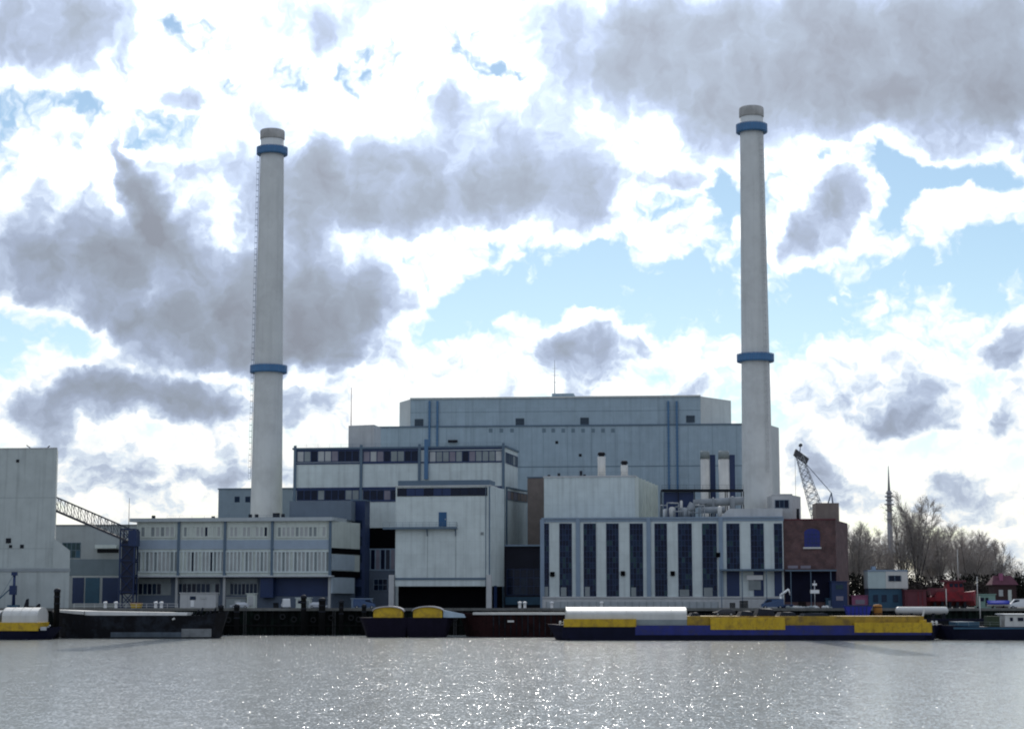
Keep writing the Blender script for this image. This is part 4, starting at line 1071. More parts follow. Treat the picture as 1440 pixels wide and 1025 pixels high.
def tree_proto(seed, H, spread, twiggy, trunk_r, loc, label):
    tr, cr = bare_tree(seed, H, spread, twiggy, trunk_r)
    k = H / max(v.z for v in cr.v)
    for m_ in (tr, cr): m_.v = [v * k for v in m_.v]
    root = thing('bare_tree', (0, 0, 0), label, 'tree', 'bare winter trees on the right')
    t = tr.build('trunk', M_bark, root); c = cr.build('crown', M_twig, root)
    root.location = loc
    return root
def gp(px, Y): return (gx(px, Y), Y, GZ)
tp1 = tree_proto(5, 35, .95, 7, .45, gp(1291, 560), 'tallest bare tree, dense round crown right of the radio tower')
tp2 = tree_proto(8, 27, 1.5, 6, .38, gp(1345, 590), 'broad bare tree right of the tallest tree')
tp3 = tree_proto(14, 25, 1.25, 6, .34, gp(1205, 540), 'pale bare tree just right of the brick building')
tree_spots = [(tp1, 1271, 570, .9, 1.1, 'bare tree directly right of the radio tower, touching the tallest one'),
              (tp2, 1228, 600, .95, 2.0, 'bare tree left of the radio tower, second from the brick building'),
              (tp3, 1322, 570, 1.0, .5, 'small bare tree between the tallest tree and the broad one'),
              (tp2, 1378, 600, .92, 3.4, 'spreading bare tree above the red-roofed hut, left of the last one'),
              (tp3, 1405, 585, .84, 4.2, 'last bare tree toward the right, over the red-roofed hut'),
              (tp3, 1247, 585, .9, 5.0, 'small bare tree at the foot of the radio tower'),
              (tp1, 1358, 680, .72, 4.0, 'bare tree behind the broad one, set farther back'),
              (tp2, 1432, 640, .58, 1.7, 'low bare tree at the far right end of the row'),
              (tp3, 1310, 640, 1.1, 2.7, 'bare tree in the back row behind the tallest tree'),
              (tp2, 1300, 590, .9, 5.2, 'broad bare tree just behind the tallest tree'),
              (tp3, 1218, 560, .98, 3.9, 'slim bare tree second right of the brick building'),
              (tp2, 1362, 570, .9, 5.9, 'spreading bare tree close behind the white mast'),
              (tp3, 1390, 610, .9, 2.2, 'slim bare tree left of the last bare tree'),
              (tp2, 1197, 640, .95, .9, 'bare tree partly hidden by the brick building edge')]
for src, px, Y, sc, rz, lab in tree_spots: copy_thing(src, gp(px, Y), rz, sc, lab)

def bush_mesh(seed, w, h, n, leaf):
    rr = random.Random(seed); b = MB()
    cl = [(rr.uniform(-w, w), rr.uniform(-w * .6, w * .6), rr.uniform(.25, .8) * h * (1 - .2 * rr.random()), rr.uniform(.3, .55) * h) for _ in range(11)]
    for i in range(n):
        c = rr.choice(cl); v = Vector((rr.gauss(0, 1), rr.gauss(0, 1), rr.gauss(0, 1))).normalized() * c[3] * rr.uniform(.55, 1.05)
        p = Vector((c[0] + v.x, c[1] + v.y, max(.15, c[2] + v.z)))
        a = Vector((rr.gauss(0, 1), rr.gauss(0, 1), rr.gauss(0, 1))).normalized(); t = a.orthogonal().normalized(); s = a.cross(t)
        l = leaf * rr.uniform(.6, 1.4)
        b._add([p + t * l, p + s * l * .55, p - t * l, p - s * l * .55], [(0, 1, 2, 3)])
    tk = MB()
    for c in cl[:5]: tk.tube((c[0] * .3, c[1] * .3, 0), (c[0] * .9, c[1] * .9, c[2]), .12, .05, 5)
    return b, tk
def bush_proto(seed, w, h, n, leaf, m, loc, label, name='shrub'):
    b, tk = bush_mesh(seed, w, h, n, leaf)
    root = thing(name, (0, 0, 0), label, 'shrub', 'dark shrubs below the bare trees')
    b.build('foliage', m, root); tk.build('stem', M_bark, root); root.location = loc
    return root
bp1 = bush_proto(1, 4.2, 9.0, 2600, .34, M_leafd, gp(1213, 508), 'dark evergreen shrub right of the brick building')
bp2 = bush_proto(2, 5.0, 7.0, 3000, .34, M_leafb, gp(1300, 520), 'brown bramble thicket behind the red workboat cabin')
for src, px, Y, sc, rz, lab in ((bp1, 1283, 530, .95, 1.0, 'dark evergreen shrub right of the white and blue site cabin'), (bp2, 1325, 520, 1.15, 2.0, 'brown bramble thicket behind the red crane house'),
                               (bp1, 1352, 535, 1.0, 3.0, 'dark evergreen shrub behind the white flagpole'), (bp2, 1374, 515, 1.1, 4.2, 'brown bramble thicket left of the red-roofed hut'),
                               (bp1, 1398, 530, .95, 5.0, 'dark evergreen shrub behind the red-roofed hut'), (bp2, 1420, 540, 1.0, .5, 'brown bramble thicket right of the red-roofed hut'),
                               (bp1, 1438, 525, 1.0, 2.2, 'dark evergreen shrub at the far right edge'), (bp2, 1235, 525, 1.1, 3.7, 'brown bramble thicket behind the white and blue site cabin'),
                               (bp1, 1262, 540, 1.0, 5.6, 'dark evergreen shrub under the radio tower')):
    copy_thing(src, gp(px, Y), rz, sc, lab)
# far wood along the horizon
b = MB(); rr = random.Random(77)
for i in range(26000):
    x = rr.uniform(-900, 1100); hh = 9 + 4 * math.sin(x * .021) + 3 * math.sin(x * .057 + 1) + 2 * math.sin(x * .13)
    z = GZ + hh * (rr.random() ** .8); p = Vector((x, 1020 + rr.uniform(-14, 14), z)); l = rr.uniform(.5, 1.1)
    a = Vector((rr.gauss(0, 1), rr.gauss(0, 1), rr.gauss(0, 1))).normalized(); t = a.orthogonal().normalized(); s = a.cross(t)
    b._add([p + t * l, p + s * l, p - t * l, p - s * l], [(0, 1, 2, 3)])
tag(b.build('far_wood', mat('far_wood_brown', (.075, .075, .068), .9, .3, 0, .05)), kind='stuff')

# ------------------------------------------------------------------ vessels
def hull_mesh(x0, x1, yn, yf, ztop, bow=0, stern=0, sheer=.6, n=28, zmid=None):
    "lofted barge hull; bow / stern: length of the taper at the left / right end (metres)"
    b = MB(); vs = []; yc, hb = (yn + yf) / 2, (yf - yn) / 2
    for i in range(n + 1):
        t = i / n; x = x0 + (x1 - x0) * t
        w = 1.0; s = 0.0; keel = -1.2; rk = 0
        if bow and x - x0 < bow: k = 1 - (x - x0) / bow; w = math.sqrt(max(0.02, 1 - k * k)); s = sheer * k; keel = -1.2 + 1.9 * k * k; rk = -1.6 * k
        if stern and x1 - x < stern: k = 1 - (x1 - x) / stern; w = math.sqrt(max(0.02, 1 - k * k)); s = sheer * k; keel = -1.2 + 1.9 * k * k; rk = 1.6 * k
        z = ztop + s; h = hb * w
        for (yy, zz, dx) in ((-h, z, rk), (-h, z * .55, rk * .5), (-h * .98, .1, 0), (-h * .75, keel, 0), (h * .75, keel, 0), (h * .98, .1, 0), (h, z * .55, rk * .5), (h, z, rk)):
            vs.append((x + dx, yc + yy, zz))
    m = 8; fs = []
    for i in range(n):
        for j in range(m - 1): a = i * m + j; fs.append((a, a + 1, a + m + 1, a + m))
        fs.append((i * m + 7, i * m, (i + 1) * m, (i + 1) * m + 7))
    fs.append(tuple(range(m))[::-1]); fs.append(tuple(n * m + j for j in range(m)))
    b._add(vs, fs); return b
def cover_mesh(x0, x1, yn, yf, z0, z1, ribs=0, n=10, mi=0):
    "curved hatch cover: an arch across the hold"
    b = MB(); yc, h = (yn + yf) / 2, (yf - yn) / 2; vs = []
    pts = [(-h, z0), (-h, z0 + (z1 - z0) * .45)] + [(-h * math.cos(math.pi * k / n), z0 + (z1 - z0) * (.45 + .55 * math.sin(math.pi * k / n))) for k in range(1, n)] + [(h, z0 + (z1 - z0) * .45), (h, z0)]
    m = len(pts)
    for x in (x0, x1):
        for y, z in pts: vs.append((x, yc + y, z))
    b._add(vs, [(j, m + j, m + j + 1, j + 1) for j in range(m - 1)] + [(m - 1, 2 * m - 1, m, 0)][0:0] + [tuple(range(m)), tuple(m + j for j in reversed(range(m)))])
    if ribs:
        for i in range(ribs + 1):
            x = x0 + (x1 - x0) * i / ribs
            for j in range(m - 1): b.bar((x, yc + pts[j][0], pts[j][1] + .03), (x, yc + pts[j + 1][0], pts[j + 1][1] + .03), .09)
    return b

# big blue and yellow barge
def big_barge():
    Y0, Y1 = 375.0, 386.0
    x0, x1 = gx(782, Y0), gx(1320, Y0)
    root = thing('cargo_barge', ((x0 + x1) / 2, (Y0 + Y1) / 2, 0), 'long blue barge with yellow side panels and a white hatch cover', 'barge')
    zt = gz(879, Y0)
    hull_mesh(x0, x1, Y0, Y1, zt, 2.5, 2.5, .2).build('hull', M_hullnavy, root)
    b = MB(); b.box(gx(893, Y0), gx(1309, Y0), Y0 - .04, Y0 + .3, zt * .36, zt - .01); b.build('side_plate', M_hullblue, root)
    b = MB(); b.box(x0 + 3, x1 - 3, Y0 - .07, Y0 + .3, -.3, zt * .36); b.box(x0 + 1.2, gx(893, Y0), Y0 - .06, Y0 + .3, .3, zt - .02); b.box(gx(1309, Y0), x1 - 1, Y0 - .06, Y0 + .3, .3, zt - .02); b.build('wale', M_hullnavy, root)
    # yellow coaming along the hold, deeper at intervals
    zc = gz(866, Y0)
    b = MB(); b.box(gx(965, Y0), gx(1300, Y0), Y0 + .9, Y1 - .9, zt - .2, zc); b.build('coaming', mat('coaming_ochre', (.38, .24, .02), .6, .2, .15, .8, dirt=((.10, .06, .03), .7, .6)), root)
    for a, c, y0, y1 in ((793, 894, 870, 881), (999, 1103, 868, 885), (1201, 1309, 875, 889)):
        b = MB(); xa, xc = gx(a, Y0), gx(c, Y0); za, zb = gz(y1, Y0), gz(y0, Y0)
        b.box(xa, xc, Y0 - .14, Y0 + .85, za, zb)
        for k in range(9): x = xa + (xc - xa) * k / 8; b.box(x - .06, x + .06, Y0 - .22, Y0 - .13, za, zb - .02)
        b.build('side_panel', M_yel, root)
    cv = cover_mesh(gx(797, Y0), gx(966, Y0), Y0 + .7, Y1 - .7, gz(871, Y0), gz(853.5, Y0), 8).build('hatch_cover', M_cover, root)
    b = MB(); b.box(gx(797, Y0), gx(966, Y0), Y0 + .6, Y1 - .6, zt - .3, gz(871, Y0)); b.build('cover_base', M_blind2, root)
    for px in (788, 1312):
        b = MB(); x = gx(px, Y0); b.tube((x, Y0 + 1, zt), (x, Y0 + 1, zt + .9), .22); b.tube((x + .8, Y0 + 1, zt), (x + .8, Y0 + 1, zt + .9), .22); b.bar((x - .3, Y0 + 1, zt + .6), (x + 1.1, Y0 + 1, zt + .6), .14); b.build('bollard', M_cover, root)
    b = MB(); x = gx(1298, Y0); b.bar((x, Y0 + .6, zc), (x + .5, Y0 + .6, zc + 1.6), .3); b.build('davit', M_cover, root)
    b = MB(); b.box(gx(1293, Y0), gx(1303, Y0), Y0 + .5, Y0 + 2.5, zt, gz(871, Y0)); b.build('winch', M_yel, root)
    for a, c, h in ((1042, 1062, 1.0), (1066, 1092, 1.5), (1098, 1122, .8), (972, 986, .7), (1132, 1168, .6)):
        b = MB(); xa, xc = gx(a, Y0), gx(c, Y0); b.hexa([(xa, Y0 + 2, zc), (xc, Y0 + 2, zc), (xc, Y1 - 2, zc), (xa, Y1 - 2, zc)], [(xa + .5, Y0 + 2.7, zc + h), (xc - .3, Y0 + 2.5, zc + h * .85), (xc - .3, Y1 - 2.6, zc + h), (xa + .5, Y1 - 2.4, zc + h * .9)]); b.build('tarped_gear', M_dark, root)
    b = MB(); railing(b, [(gx(968, Y0), Y0 + 1.2, zc), (gx(1290, Y0), Y0 + 1.2, zc)], .55, 4, .04); b.build('railing', M_dark, root)
    return zc
ZC = big_barge()

# push boat at the right
def pushboat():
    Y0, Y1 = 377.0, 386.0
    x0, x1 = gx(1326, Y0), gx(1560, Y0)
    root = thing('push_boat', ((x0 + x1) / 2, (Y0 + Y1) / 2, 0), 'dark hulled boat with a low white deckhouse at the right edge', 'boat')
    zt = gz(881, Y0)
    hull_mesh(x0, x1, Y0, Y1, zt, 7, 5, .4).build('hull', M_hullnavy, root)
    b = MB(); b.box(x0 + 2, x1, Y0 - .06, Y0 + .1, zt - .45, zt - .1); b.build('rubbing_strake', M_teal, root)
    xa, xb = gx(1414, Y0), gx(1500, Y0); za, zb = gz(878, Y0), gz(864, Y0)
    b = MB(); b.hexa([(xa, Y0 + 1.2, za - .8), (xb, Y0 + 1.2, za - .8), (xb, Y1 - 1.2, za - .8), (xa, Y1 - 1.2, za - .8)], [(xa + .3, Y0 + 1.4, zb), (xb, Y0 + 1.4, zb), (xb, Y1 - 1.4, zb), (xa + .3, Y1 - 1.4, zb)]); h = b.build('deckhouse', M_cover, root)
    b = MB(); b.box(xa - .1, xb + .2, Y0 + 1.0, Y1 - 1.0, zb, zb + .18); b.build('roof', M_sign, h)
    for px, w in ((1424, 4), (1437, 8), (1455, 6)):
        b = MB(); b.box(gx(px - w / 2, Y0), gx(px + w / 2, Y0), Y0 + 1.18, Y0 + 1.5, gz(873, Y0), gz(868, Y0)); b.build('window', M_glass, h)
    b = MB(); railing(b, [(x0 + 3, Y0 + .4, zt + .2), (xa - 1, Y0 + .4, zt)], .9, 2, .04); b.build('railing', M_blind2, root)
    b = MB(); b.box(gx(1345, Y0), gx(1378, Y0), Y0 + 1, Y1 - 2, zt - .2, gz(874, Y0)); b.build('hatch', M_teal, root)
    b = MB(); b.box(gx(1390, Y0), gx(1408, Y0), Y0 + 1.5, Y0 + 4, zt - .2, gz(866, Y0)); b.build('engine_casing', mat('casing_green', (.03, .045, .02), .7, .3), root)
pushboat()

# middle barge, rust-dark hull
def mid_barge():
    Y0, Y1 = 408.0, 418.0
    x0, x1 = gx(655, Y0), gx(812, Y0)
    root = thing('open_barge', ((x0 + x1) / 2, (Y0 + Y1) / 2, 0), 'rust-dark open barge with a pale rim moored under the loading tower', 'barge')
    zt = gz(864, Y0)
    hull_mesh(x0, x1, Y0, Y1, zt, 6, 0, .5).build('hull', M_hullrust, root)
    b = MB(); b.box(x0 + 1.5, x1, Y0 - .12, Y0 + .9, zt, zt + .45); b.box(x0 + 1.5, x1, Y1 - .9, Y1, zt, zt + .5); b.build('rim', M_cover, root)
    b = MB()
    for k in range(14): x = x0 + 6 + (x1 - x0 - 8) * k / 13; b.box(x - .12, x + .12, Y0 - .16, Y0, .3, zt - .01)
    b.build('fender_bar', M_hullblack, root)
    b = MB(); x = gx(717, Y0); b.box(x - .5, x + .9, Y0 - .2, Y0, zt - 1.6, zt - 1.2); b.build('name_plate', M_cover, root)
mid_barge()
# two boats with yellow tilt covers
def tilt_boat(pxa, pxb, label, tail):
    Y0, Y1 = 406.0, 412.0
    x0, x1 = gx(pxa, Y0), gx(pxb, Y0)
    root = thing('covered_lighter', ((x0 + x1) / 2, (Y0 + Y1) / 2, 0), label, 'lighter', 'lighters under yellow tilts')
    zt = gz(868, Y0)
    hull_mesh(x0 - 1.6, x1 + .9, Y0, Y1, zt, .8, .5, .0).build('hull', M_hulldusk, root)
    # arched yellow end facing the river, pale tarpaulin roof
    n = 10; xm, h = (x0 + x1) / 2, (x1 - x0) / 2; z0, z1 = gz(868, Y0), gz(853.5, Y0)
    pts = [(x0, z0), (x1, z0)] + [(xm + h * math.cos(math.pi * k / n), z0 + (z1 - z0) * (.62 + .38 * math.sin(math.pi * k / n))) for k in range(n + 1)]
    m = len(pts); b = MB(); vs = [(x, Y0 + .3, z) for x, z in pts] + [(x, Y1 - .3, z) for x, z in pts]
    b._add(vs, [tuple(range(m)), tuple(m + j for j in reversed(range(m)))] + [(j, m + j, m + (j + 1) % m, (j + 1) % m) for j in range(m)])
    b.build('tilt', M_yel, root)
    pts = [(xm + (h + .25) * math.cos(math.pi * k / n), z0 + (z1 - z0) * (.62 + .46 * math.sin(math.pi * k / n))) for k in range(n + 1)]
    b = MB()
    for (xa, za), (xb, zb) in zip(pts[:-1], pts[1:]):
        b.hexa([(xb, Y0 - .1, zb - .12), (xa, Y0 - .1, za - .12), (xa, Y1 - .2, za - .12), (xb, Y1 - .2, zb - .12)], [(xb, Y0 - .1, zb + .12), (xa, Y0 - .1, za + .12), (xa, Y1 - .2, za + .12), (xb, Y1 - .2, zb + .12)])
    b.build('tarpaulin', mat('tarpaulin_grey', (.42, .40, .40), .7, .15), root)
    if tail:
        b = MB(); b.hexa([(x1 + .2, Y0 + .5, z0), (x1 + 5, Y0 + .5, z0), (x1 + 5, Y1 - .6, z0), (x1 + .2, Y1 - .6, z0)], [(x1 + .2, Y0 + .5, z1 - .6), (x1 + 4.6, Y0 + .5, z0 + .7), (x1 + 4.6, Y1 - .6, z0 + .7), (x1 + .2, Y1 - .6, z1 - .6)]); b.build('cowl', mat('cowl_iceblue', (.36, .45, .52), .6, .15), root)
tilt_boat(525, 566, 'lighter under a yellow arched tilt, the one nearer the office', False)
tilt_boat(581, 622, 'lighter under a yellow arched tilt with a pale blue cowl on its right', True)

# left barge with pale deck edge
def left_barge():
    Y0, Y1 = 394.0, 404.0
    x0, x1 = gx(76, Y0), gx(306, Y0)
    root = thing('deck_barge', ((x0 + x1) / 2, (Y0 + Y1) / 2, 0), 'long black deck barge with a pale raised bow and pale hatch edge on the left', 'barge')
    zt = gz(865, Y0)
    hull_mesh(x0, x1, Y0, Y1, zt, 7, 3, .9).build('hull', M_hullblack, root)
    b = MB()
    b.hexa([(x0 - .8, Y0 + 3, zt + .6), (x0 + 6, Y0 + .2, zt + .2), (x0 + 7, Y1 - .2, zt + .2), (x0 - .8, Y1 - 3, zt + .6)], [(x0 - .8, Y0 + 3, zt + 1.2), (x0 + 6, Y0 + .2, zt + .9), (x0 + 7, Y1 - .2, zt + .9), (x0 - .8, Y1 - 3, zt + 1.2)]); b.build('foredeck', M_cover, root)
    b = MB(); xa, xb = gx(118, Y0), gx(262, Y0); b.hexa([(xa, Y0 + 1, zt - .1), (xb, Y0 + 1, zt - .1), (xb, Y1 - 1, zt - .1), (xa, Y1 - 1, zt - .1)], [(xa, Y0 + 1.3, zt + .9), (xb, Y0 + 1.3, zt + .55), (xb, Y1 - 1.3, zt + .55), (xa, Y1 - 1.3, zt + .9)]); b.build('hatch_cover', M_cover, root)
    b = MB(); b.box(x0 + 12, x1 - 3, Y0 - .08, Y0 + .1, .25, 1.3); b.build('wale', mat('faded_wale', (.07, .09, .11), .7, .5, .3, .3), root)
    b = MB(); b.box(gx(256, Y0), gx(298, Y0), Y0 - .14, Y0 + .1, .3, 2.0); b.build('side_plate', mat('worn_plate', (.20, .21, .21), .7, .4, .3, .4), root)
    b = MB(); x = gx(268, Y0)
    for k in range(6): b.tube((x + k * .9, Y0 + 2 + (k % 2), zt), (x + k * .9 + .5, Y0 + 2, zt + .6 + .5 * (k % 3)), .25, .2, 8)
    b.build('deck_gear', M_dark, root)
    b = MB(); x = gx(243, Y0); b.tube((x, Y0 - .1, zt - .9), (x + .5, Y0 - .1, zt - .6), .2); b.build('anchor', M_cover, root)
left_barge()

def far_left_boat():
    Y0, Y1 = 381.0, 391.0
    x0, x1 = gx(-130, Y0), gx(68, Y0)
    root = thing('motor_barge', ((x0 + x1) / 2, (Y0 + Y1) / 2, 0), 'dark barge with yellow side panel and white cover at the left edge', 'barge')
    zt = gz(886, Y0)
    hull_mesh(x0, x1, Y0, Y1, zt, 0, 6, .7).build('hull', M_hullnavy, root)
    b = MB(); xb = gx(54, Y0); b.box(x0 + 2, xb, Y0 - .12, Y1 - .8, zt - .1, gz(875, Y0)); b.build('side_panel', M_yel, root)
    cover_mesh(gx(3, Y0), xb - .2, Y0 + .3, Y1 - 1, gz(875, Y0), gz(854, Y0), 4).build('hatch_cover', M_cover, root)
    cover_mesh(x0 + 2.5, gx(-1, Y0), Y0 + .5, Y1 - 1.2, gz(875, Y0), gz(858, Y0), 4).build('hatch_cover', M_blind2, root)
    b = MB(); x = gx(58, Y0); b.bar((x, Y0 + 3, zt), (x + 1.2, Y0 + 3, zt + 1.0), .3); b.box(x - .2, x + .9, Y0 + .6, Y0 + 1.4, zt, zt + .7); b.build('anchor_winch', M_pipe, root)
far_left_boat()

# work pontoon behind the big barge, with gear standing on it
PZ = 3.6
def pontoon():
    Y0, Y1 = 394.0, 408.0; x0, x1 = gx(1165, Y0), gx(1480, Y0)
    root = thing('work_pontoon', ((x0 + x1) / 2, 401, 0), 'flat dark work pontoon behind the blue and yellow barge', 'pontoon')
    hull_mesh(x0, x1, Y0, Y1, PZ, 3, 3, .1).build('hull', M_hullblack, root)
    b = MB(); b.box(x0 + 1, x1 - 1, Y0 + .1, Y0 + .3, PZ, PZ + .5); b.build('toe_rail', M_hullnavy, root)
pontoon()
def on(px, Y): return Vector((gx(px, Y), Y, PZ))
# white tank lying on the pontoon
Y = 399.0; x0, x1 = gx(1259, Y), gx(1333, Y); zc = gz(858.5, Y)
root = thing('long_tank', ((x0 + x1) / 2, Y, PZ), 'long white cylindrical tank lying on dark cradles on the pontoon', 'tank')
b = MB(); n = 20
prof = [(0, .25), (.25, .75), (.6, .85), (x1 - x0 - .6, .85), (x1 - x0 - .25, .75), (x1 - x0, .25)]
for (a, ra), (c, rc) in zip(prof[:-1], prof[1:]): b.tube((x0 + a, Y, zc), (x0 + c, Y, zc), ra, rc, n, 0, False)
b.tube((x0 - .02, Y, zc), (x0, Y, zc), .25, .25, n); b.tube((x1, Y, zc), (x1 + .02, Y, zc), .25, .25, n); b.build('shell', M_cover, root)
for k in range(5): b = MB(); x = x0 + 1 + (x1 - x0 - 2) * k / 4; b.box(x - .25, x + .25, Y - .7, Y + .7, PZ, zc - .5); b.build('cradle', M_dark, root)
# drum, skip
Y = 397.5; x = gx(1234, Y); z1 = gz(850, Y)
root = thing('fuel_drum', (x, Y, PZ), 'upright rusty orange tank on the pontoon beside the blue skip', 'tank')
b = MB(); b.lathe((x, Y), [(.95, PZ), (.95, z1 - .3), (.8, z1), (.2, z1 + .08)], 24); b.build('shell', M_orange, root)
b = MB()
for z in (PZ + .5, PZ + 1.4, z1 - .6): b.lathe((x, Y), [(.96, z), (1.02, z + .04), (1.02, z + .14), (.96, z + .18)], 24)
b.build('hoop', M_dark, root)
x0, x1 = gx(1187, Y), gx(1225, Y); z1 = gz(851, Y)
root = thing('rubbish_skip', ((x0 + x1) / 2, Y, PZ), 'bright blue steel skip on the pontoon', 'skip')
b = MB(); b.hexa([(x0 + 1, Y - 1.1, PZ + .1), (x1 - 1, Y - 1.1, PZ + .1), (x1 - 1, Y + 1.1, PZ + .1), (x0 + 1, Y + 1.1, PZ + .1)], [(x0, Y - 1.2, z1), (x1, Y - 1.2, z1), (x1, Y + 1.2, z1), (x0, Y + 1.2, z1)]); b.build('body', M_cobalt, root)
b = MB(); b.box(x0 - .1, x1 + .1, Y - 1.3, Y - 1.15, z1 - .18, z1 + .08); b.box(x0 - .1, x1 + .1, Y + 1.15, Y + 1.3, z1 - .18, z1 + .08); b.build('rim', M_blue, root)
b = MB()
for k in range(5): x = x0 + 1.2 + (x1 - x0 - 2.4) * k / 4; b.box(x - .07, x + .07, Y - 1.26, Y - 1.1, PZ + .2, z1 - .2)
b.build('rib', M_blue, root)

# ------------------------------------------------------------------ cars
def car_proto(loc, paint, label, van=False, rot=0):
    root = thing('parked_van' if van else 'parked_car', (0, 0, 0), label, 'van' if van else 'car', 'vehicles parked along the quay')
    L, W_, = (5.2, 1.95) if van else (4.4, 1.75)
    if van: prof = [(-L / 2, .35), (L / 2, .35), (L / 2, .95), (L / 2 - .6, 1.25), (L / 2 - 1.35, 2.15), (-L / 2 + .1, 2.25), (-L / 2, 2.0)]
    else: prof = [(-L / 2, .32), (L / 2, .32), (L / 2, .68), (L / 2 - .95, .88), (L / 2 - 1.7, 1.40), (-L / 2 + 1.0, 1.44), (-L / 2 + .2, .95), (-L / 2, .85)]
    n = len(prof); b = MB(); vs = []
    for s in (-1, 1):
        for x, z in prof: vs.append((x, s * (W_ / 2 - (.16 if z > 1.0 else 0)), z))
    b._add(vs, [tuple(range(n)), tuple(n + j for j in reversed(range(n)))] + [(j, n + j, n + (j + 1) % n, (j + 1) % n) for j in range(n)])
    body = b.build('body', paint, root)
    for s in (-1, 1):
        b = MB()
        if van: pts = [(L / 2 - 1.5, 1.3), (L / 2 - .75, 1.3), (L / 2 - 1.4, 2.0), (L / 2 - 2.4, 2.0), (L / 2 - 2.4, 1.3)]
        else: pts = [(-L / 2 + .55, .95), (L / 2 - 1.05, .93), (L / 2 - 1.75, 1.33), (-L / 2 + 1.1, 1.36)]
        m = len(pts); vs = [(x, s * (W_ / 2 + .01 - (.16 if z > 1.0 else .02)), z) for x, z in pts] + [(x, s * (W_ / 2 - .10 - (.16 if z > 1.0 else 0)), z) for x, z in pts]
        b._add(vs, [tuple(range(m)), tuple(m + j for j in reversed(range(m)))] + [(j, m + j, m + (j + 1) % m, (j + 1) % m) for j in range(m)])
        b.build('window', M_glass, root)
    for x in (-L / 2 + .85, L / 2 - .85):
        for s in (-1, 1):
            b = MB(); b.tube((x, s * (W_ / 2 - .2), .32), (x, s * (W_ / 2 + .02), .32), .32, .32, 16); w = b.build('wheel', M_tyre, root)
            b = MB(); b.tube((x, s * (W_ / 2), .32), (x, s * (W_ / 2 + .035), .32), .18, .18, 12); b.build('rim', M_pipe, w)
    b = MB()
    for s in (-1, 1): b.box(L / 2 - .06, L / 2 + .02, s * .6 - .18, s * .6 + .18, .62, .76)
    b.build('headlight', M_sign, root)
    root.location = loc; root.rotation_euler = (0, 0, rot)
    return root
cb_ = Vector((gx(1018, 380), 380, ZC + .02))
car_proto(cb_, M_carblk, 'black car standing on the blue and yellow barge', False, R(180))
car_proto((gx(402, 440), 440, GZ), M_carwht, 'white van parked on the quay before the navy shop front', True, R(100))
car_proto((gx(447, 441), 441, GZ), M_carslv, 'silver car parked on the quay right of the white van', False, R(4))
car_proto((gx(512, 443), 443, GZ), M_carblue, 'dark blue van parked on the quay left of the loading bay', True, R(8))
car_proto((gx(1086, 440), 440, GZ), M_carblue, 'dark blue van parked under the hall canopy', True, R(180))
car_proto((gx(337, 441), 441, GZ), M_carslv, 'silver car parked on the quay beside the grey shed', False, R(184))

# ------------------------------------------------------------------ quay clutter
def kiosk(px0, px1, pytop, Y, m, label, name, cat, roof=None, parts=()):
    x0, x1 = gx(px0, Y), gx(px1, Y); z1 = gz(pytop, Y)
    root = thing(name, ((x0 + x1) / 2, Y, GZ), label, cat)
    b = MB(); b.box(x0, x1, Y, Y + 4, GZ - .05, z1); b.build('wall', m, root)
    b = MB(); b.box(x0 - .2, x1 + .2, Y - .25, Y + 4.2, z1, z1 + .2); b.build('roof', roof or M_roof, root)
    for (nm, a, c, t, bt, mm) in parts:
        b = MB(); b.box(gx(a, Y), gx(c, Y), Y - .12, Y + .05, max(GZ, gz(bt, Y)), gz(t, Y)); b.build(nm, mm, root)
    return root
kiosk(253, 303, 834, 445, M_conc, 'low grey shed with a dark hatch before the office', 'garden_shed', 'shed', M_conc, (('hatch', 267, 275, 838, 843, M_glassb), ('door', 268, 273, 844, 853, M_sign), ('window', 281, 290, 838, 842, M_blind)))
kiosk(318, 346, 840, 446, M_blind2, 'small grey hut right of the low grey shed', 'storage_hut', 'hut', M_roof, (('door', 330, 338, 844, 853, M_blind),))
kiosk(347, 358, 835, 444, M_cream, 'tall cream cabinet beside the small grey hut', 'switch_cabinet', 'cabinet', M_cream, (('door', 349, 356, 838, 852, M_blind),))
kiosk(494, 522, 842, 447, M_band, 'blue-grey container left of the loading bay', 'shipping_container', 'container', M_band, (('door', 497, 507, 844, 853, M_grey), ('lock_bar', 512, 513, 844, 853, M_pipe), ('lock_bar', 517, 518, 844, 853, M_pipe)))
kiosk(416, 436, 841, 449, M_cream, 'pale hut before the navy shop front', 'ticket_hut', 'hut', M_white, (('window', 419, 426, 844, 848, M_glass), ('door', 429, 434, 844, 854, M_blind2)))
kiosk(1198, 1222, 838, 447, M_pink, 'faded pink kiosk at the foot of the brick building', 'kiosk', 'kiosk', M_pink, (('shutter', 1203, 1216, 843, 849, M_blind3),))
kiosk(1162, 1186, 842, 446, M_teal, 'teal container right of the white sign post', 'site_container', 'container', M_teal, (('door', 1165, 1174, 844, 854, M_band), ('lock_bar', 1178, 1179, 844, 854, M_pipe)))
kiosk(1072, 1096, 838, 451, M_teal, 'teal shed under the hall canopy', 'tool_shed', 'shed', M_trim, (('door', 1078, 1085, 842, 854, M_blue),))
kiosk(1170, 1192, 818, 444, M_blue, 'navy blue stacked cabin at the corner of the brick building', 'site_office', 'cabin', M_blue, (('window', 1176, 1186, 822, 828, M_glasst), ('window', 1176, 1186, 838, 844, M_blind3)))
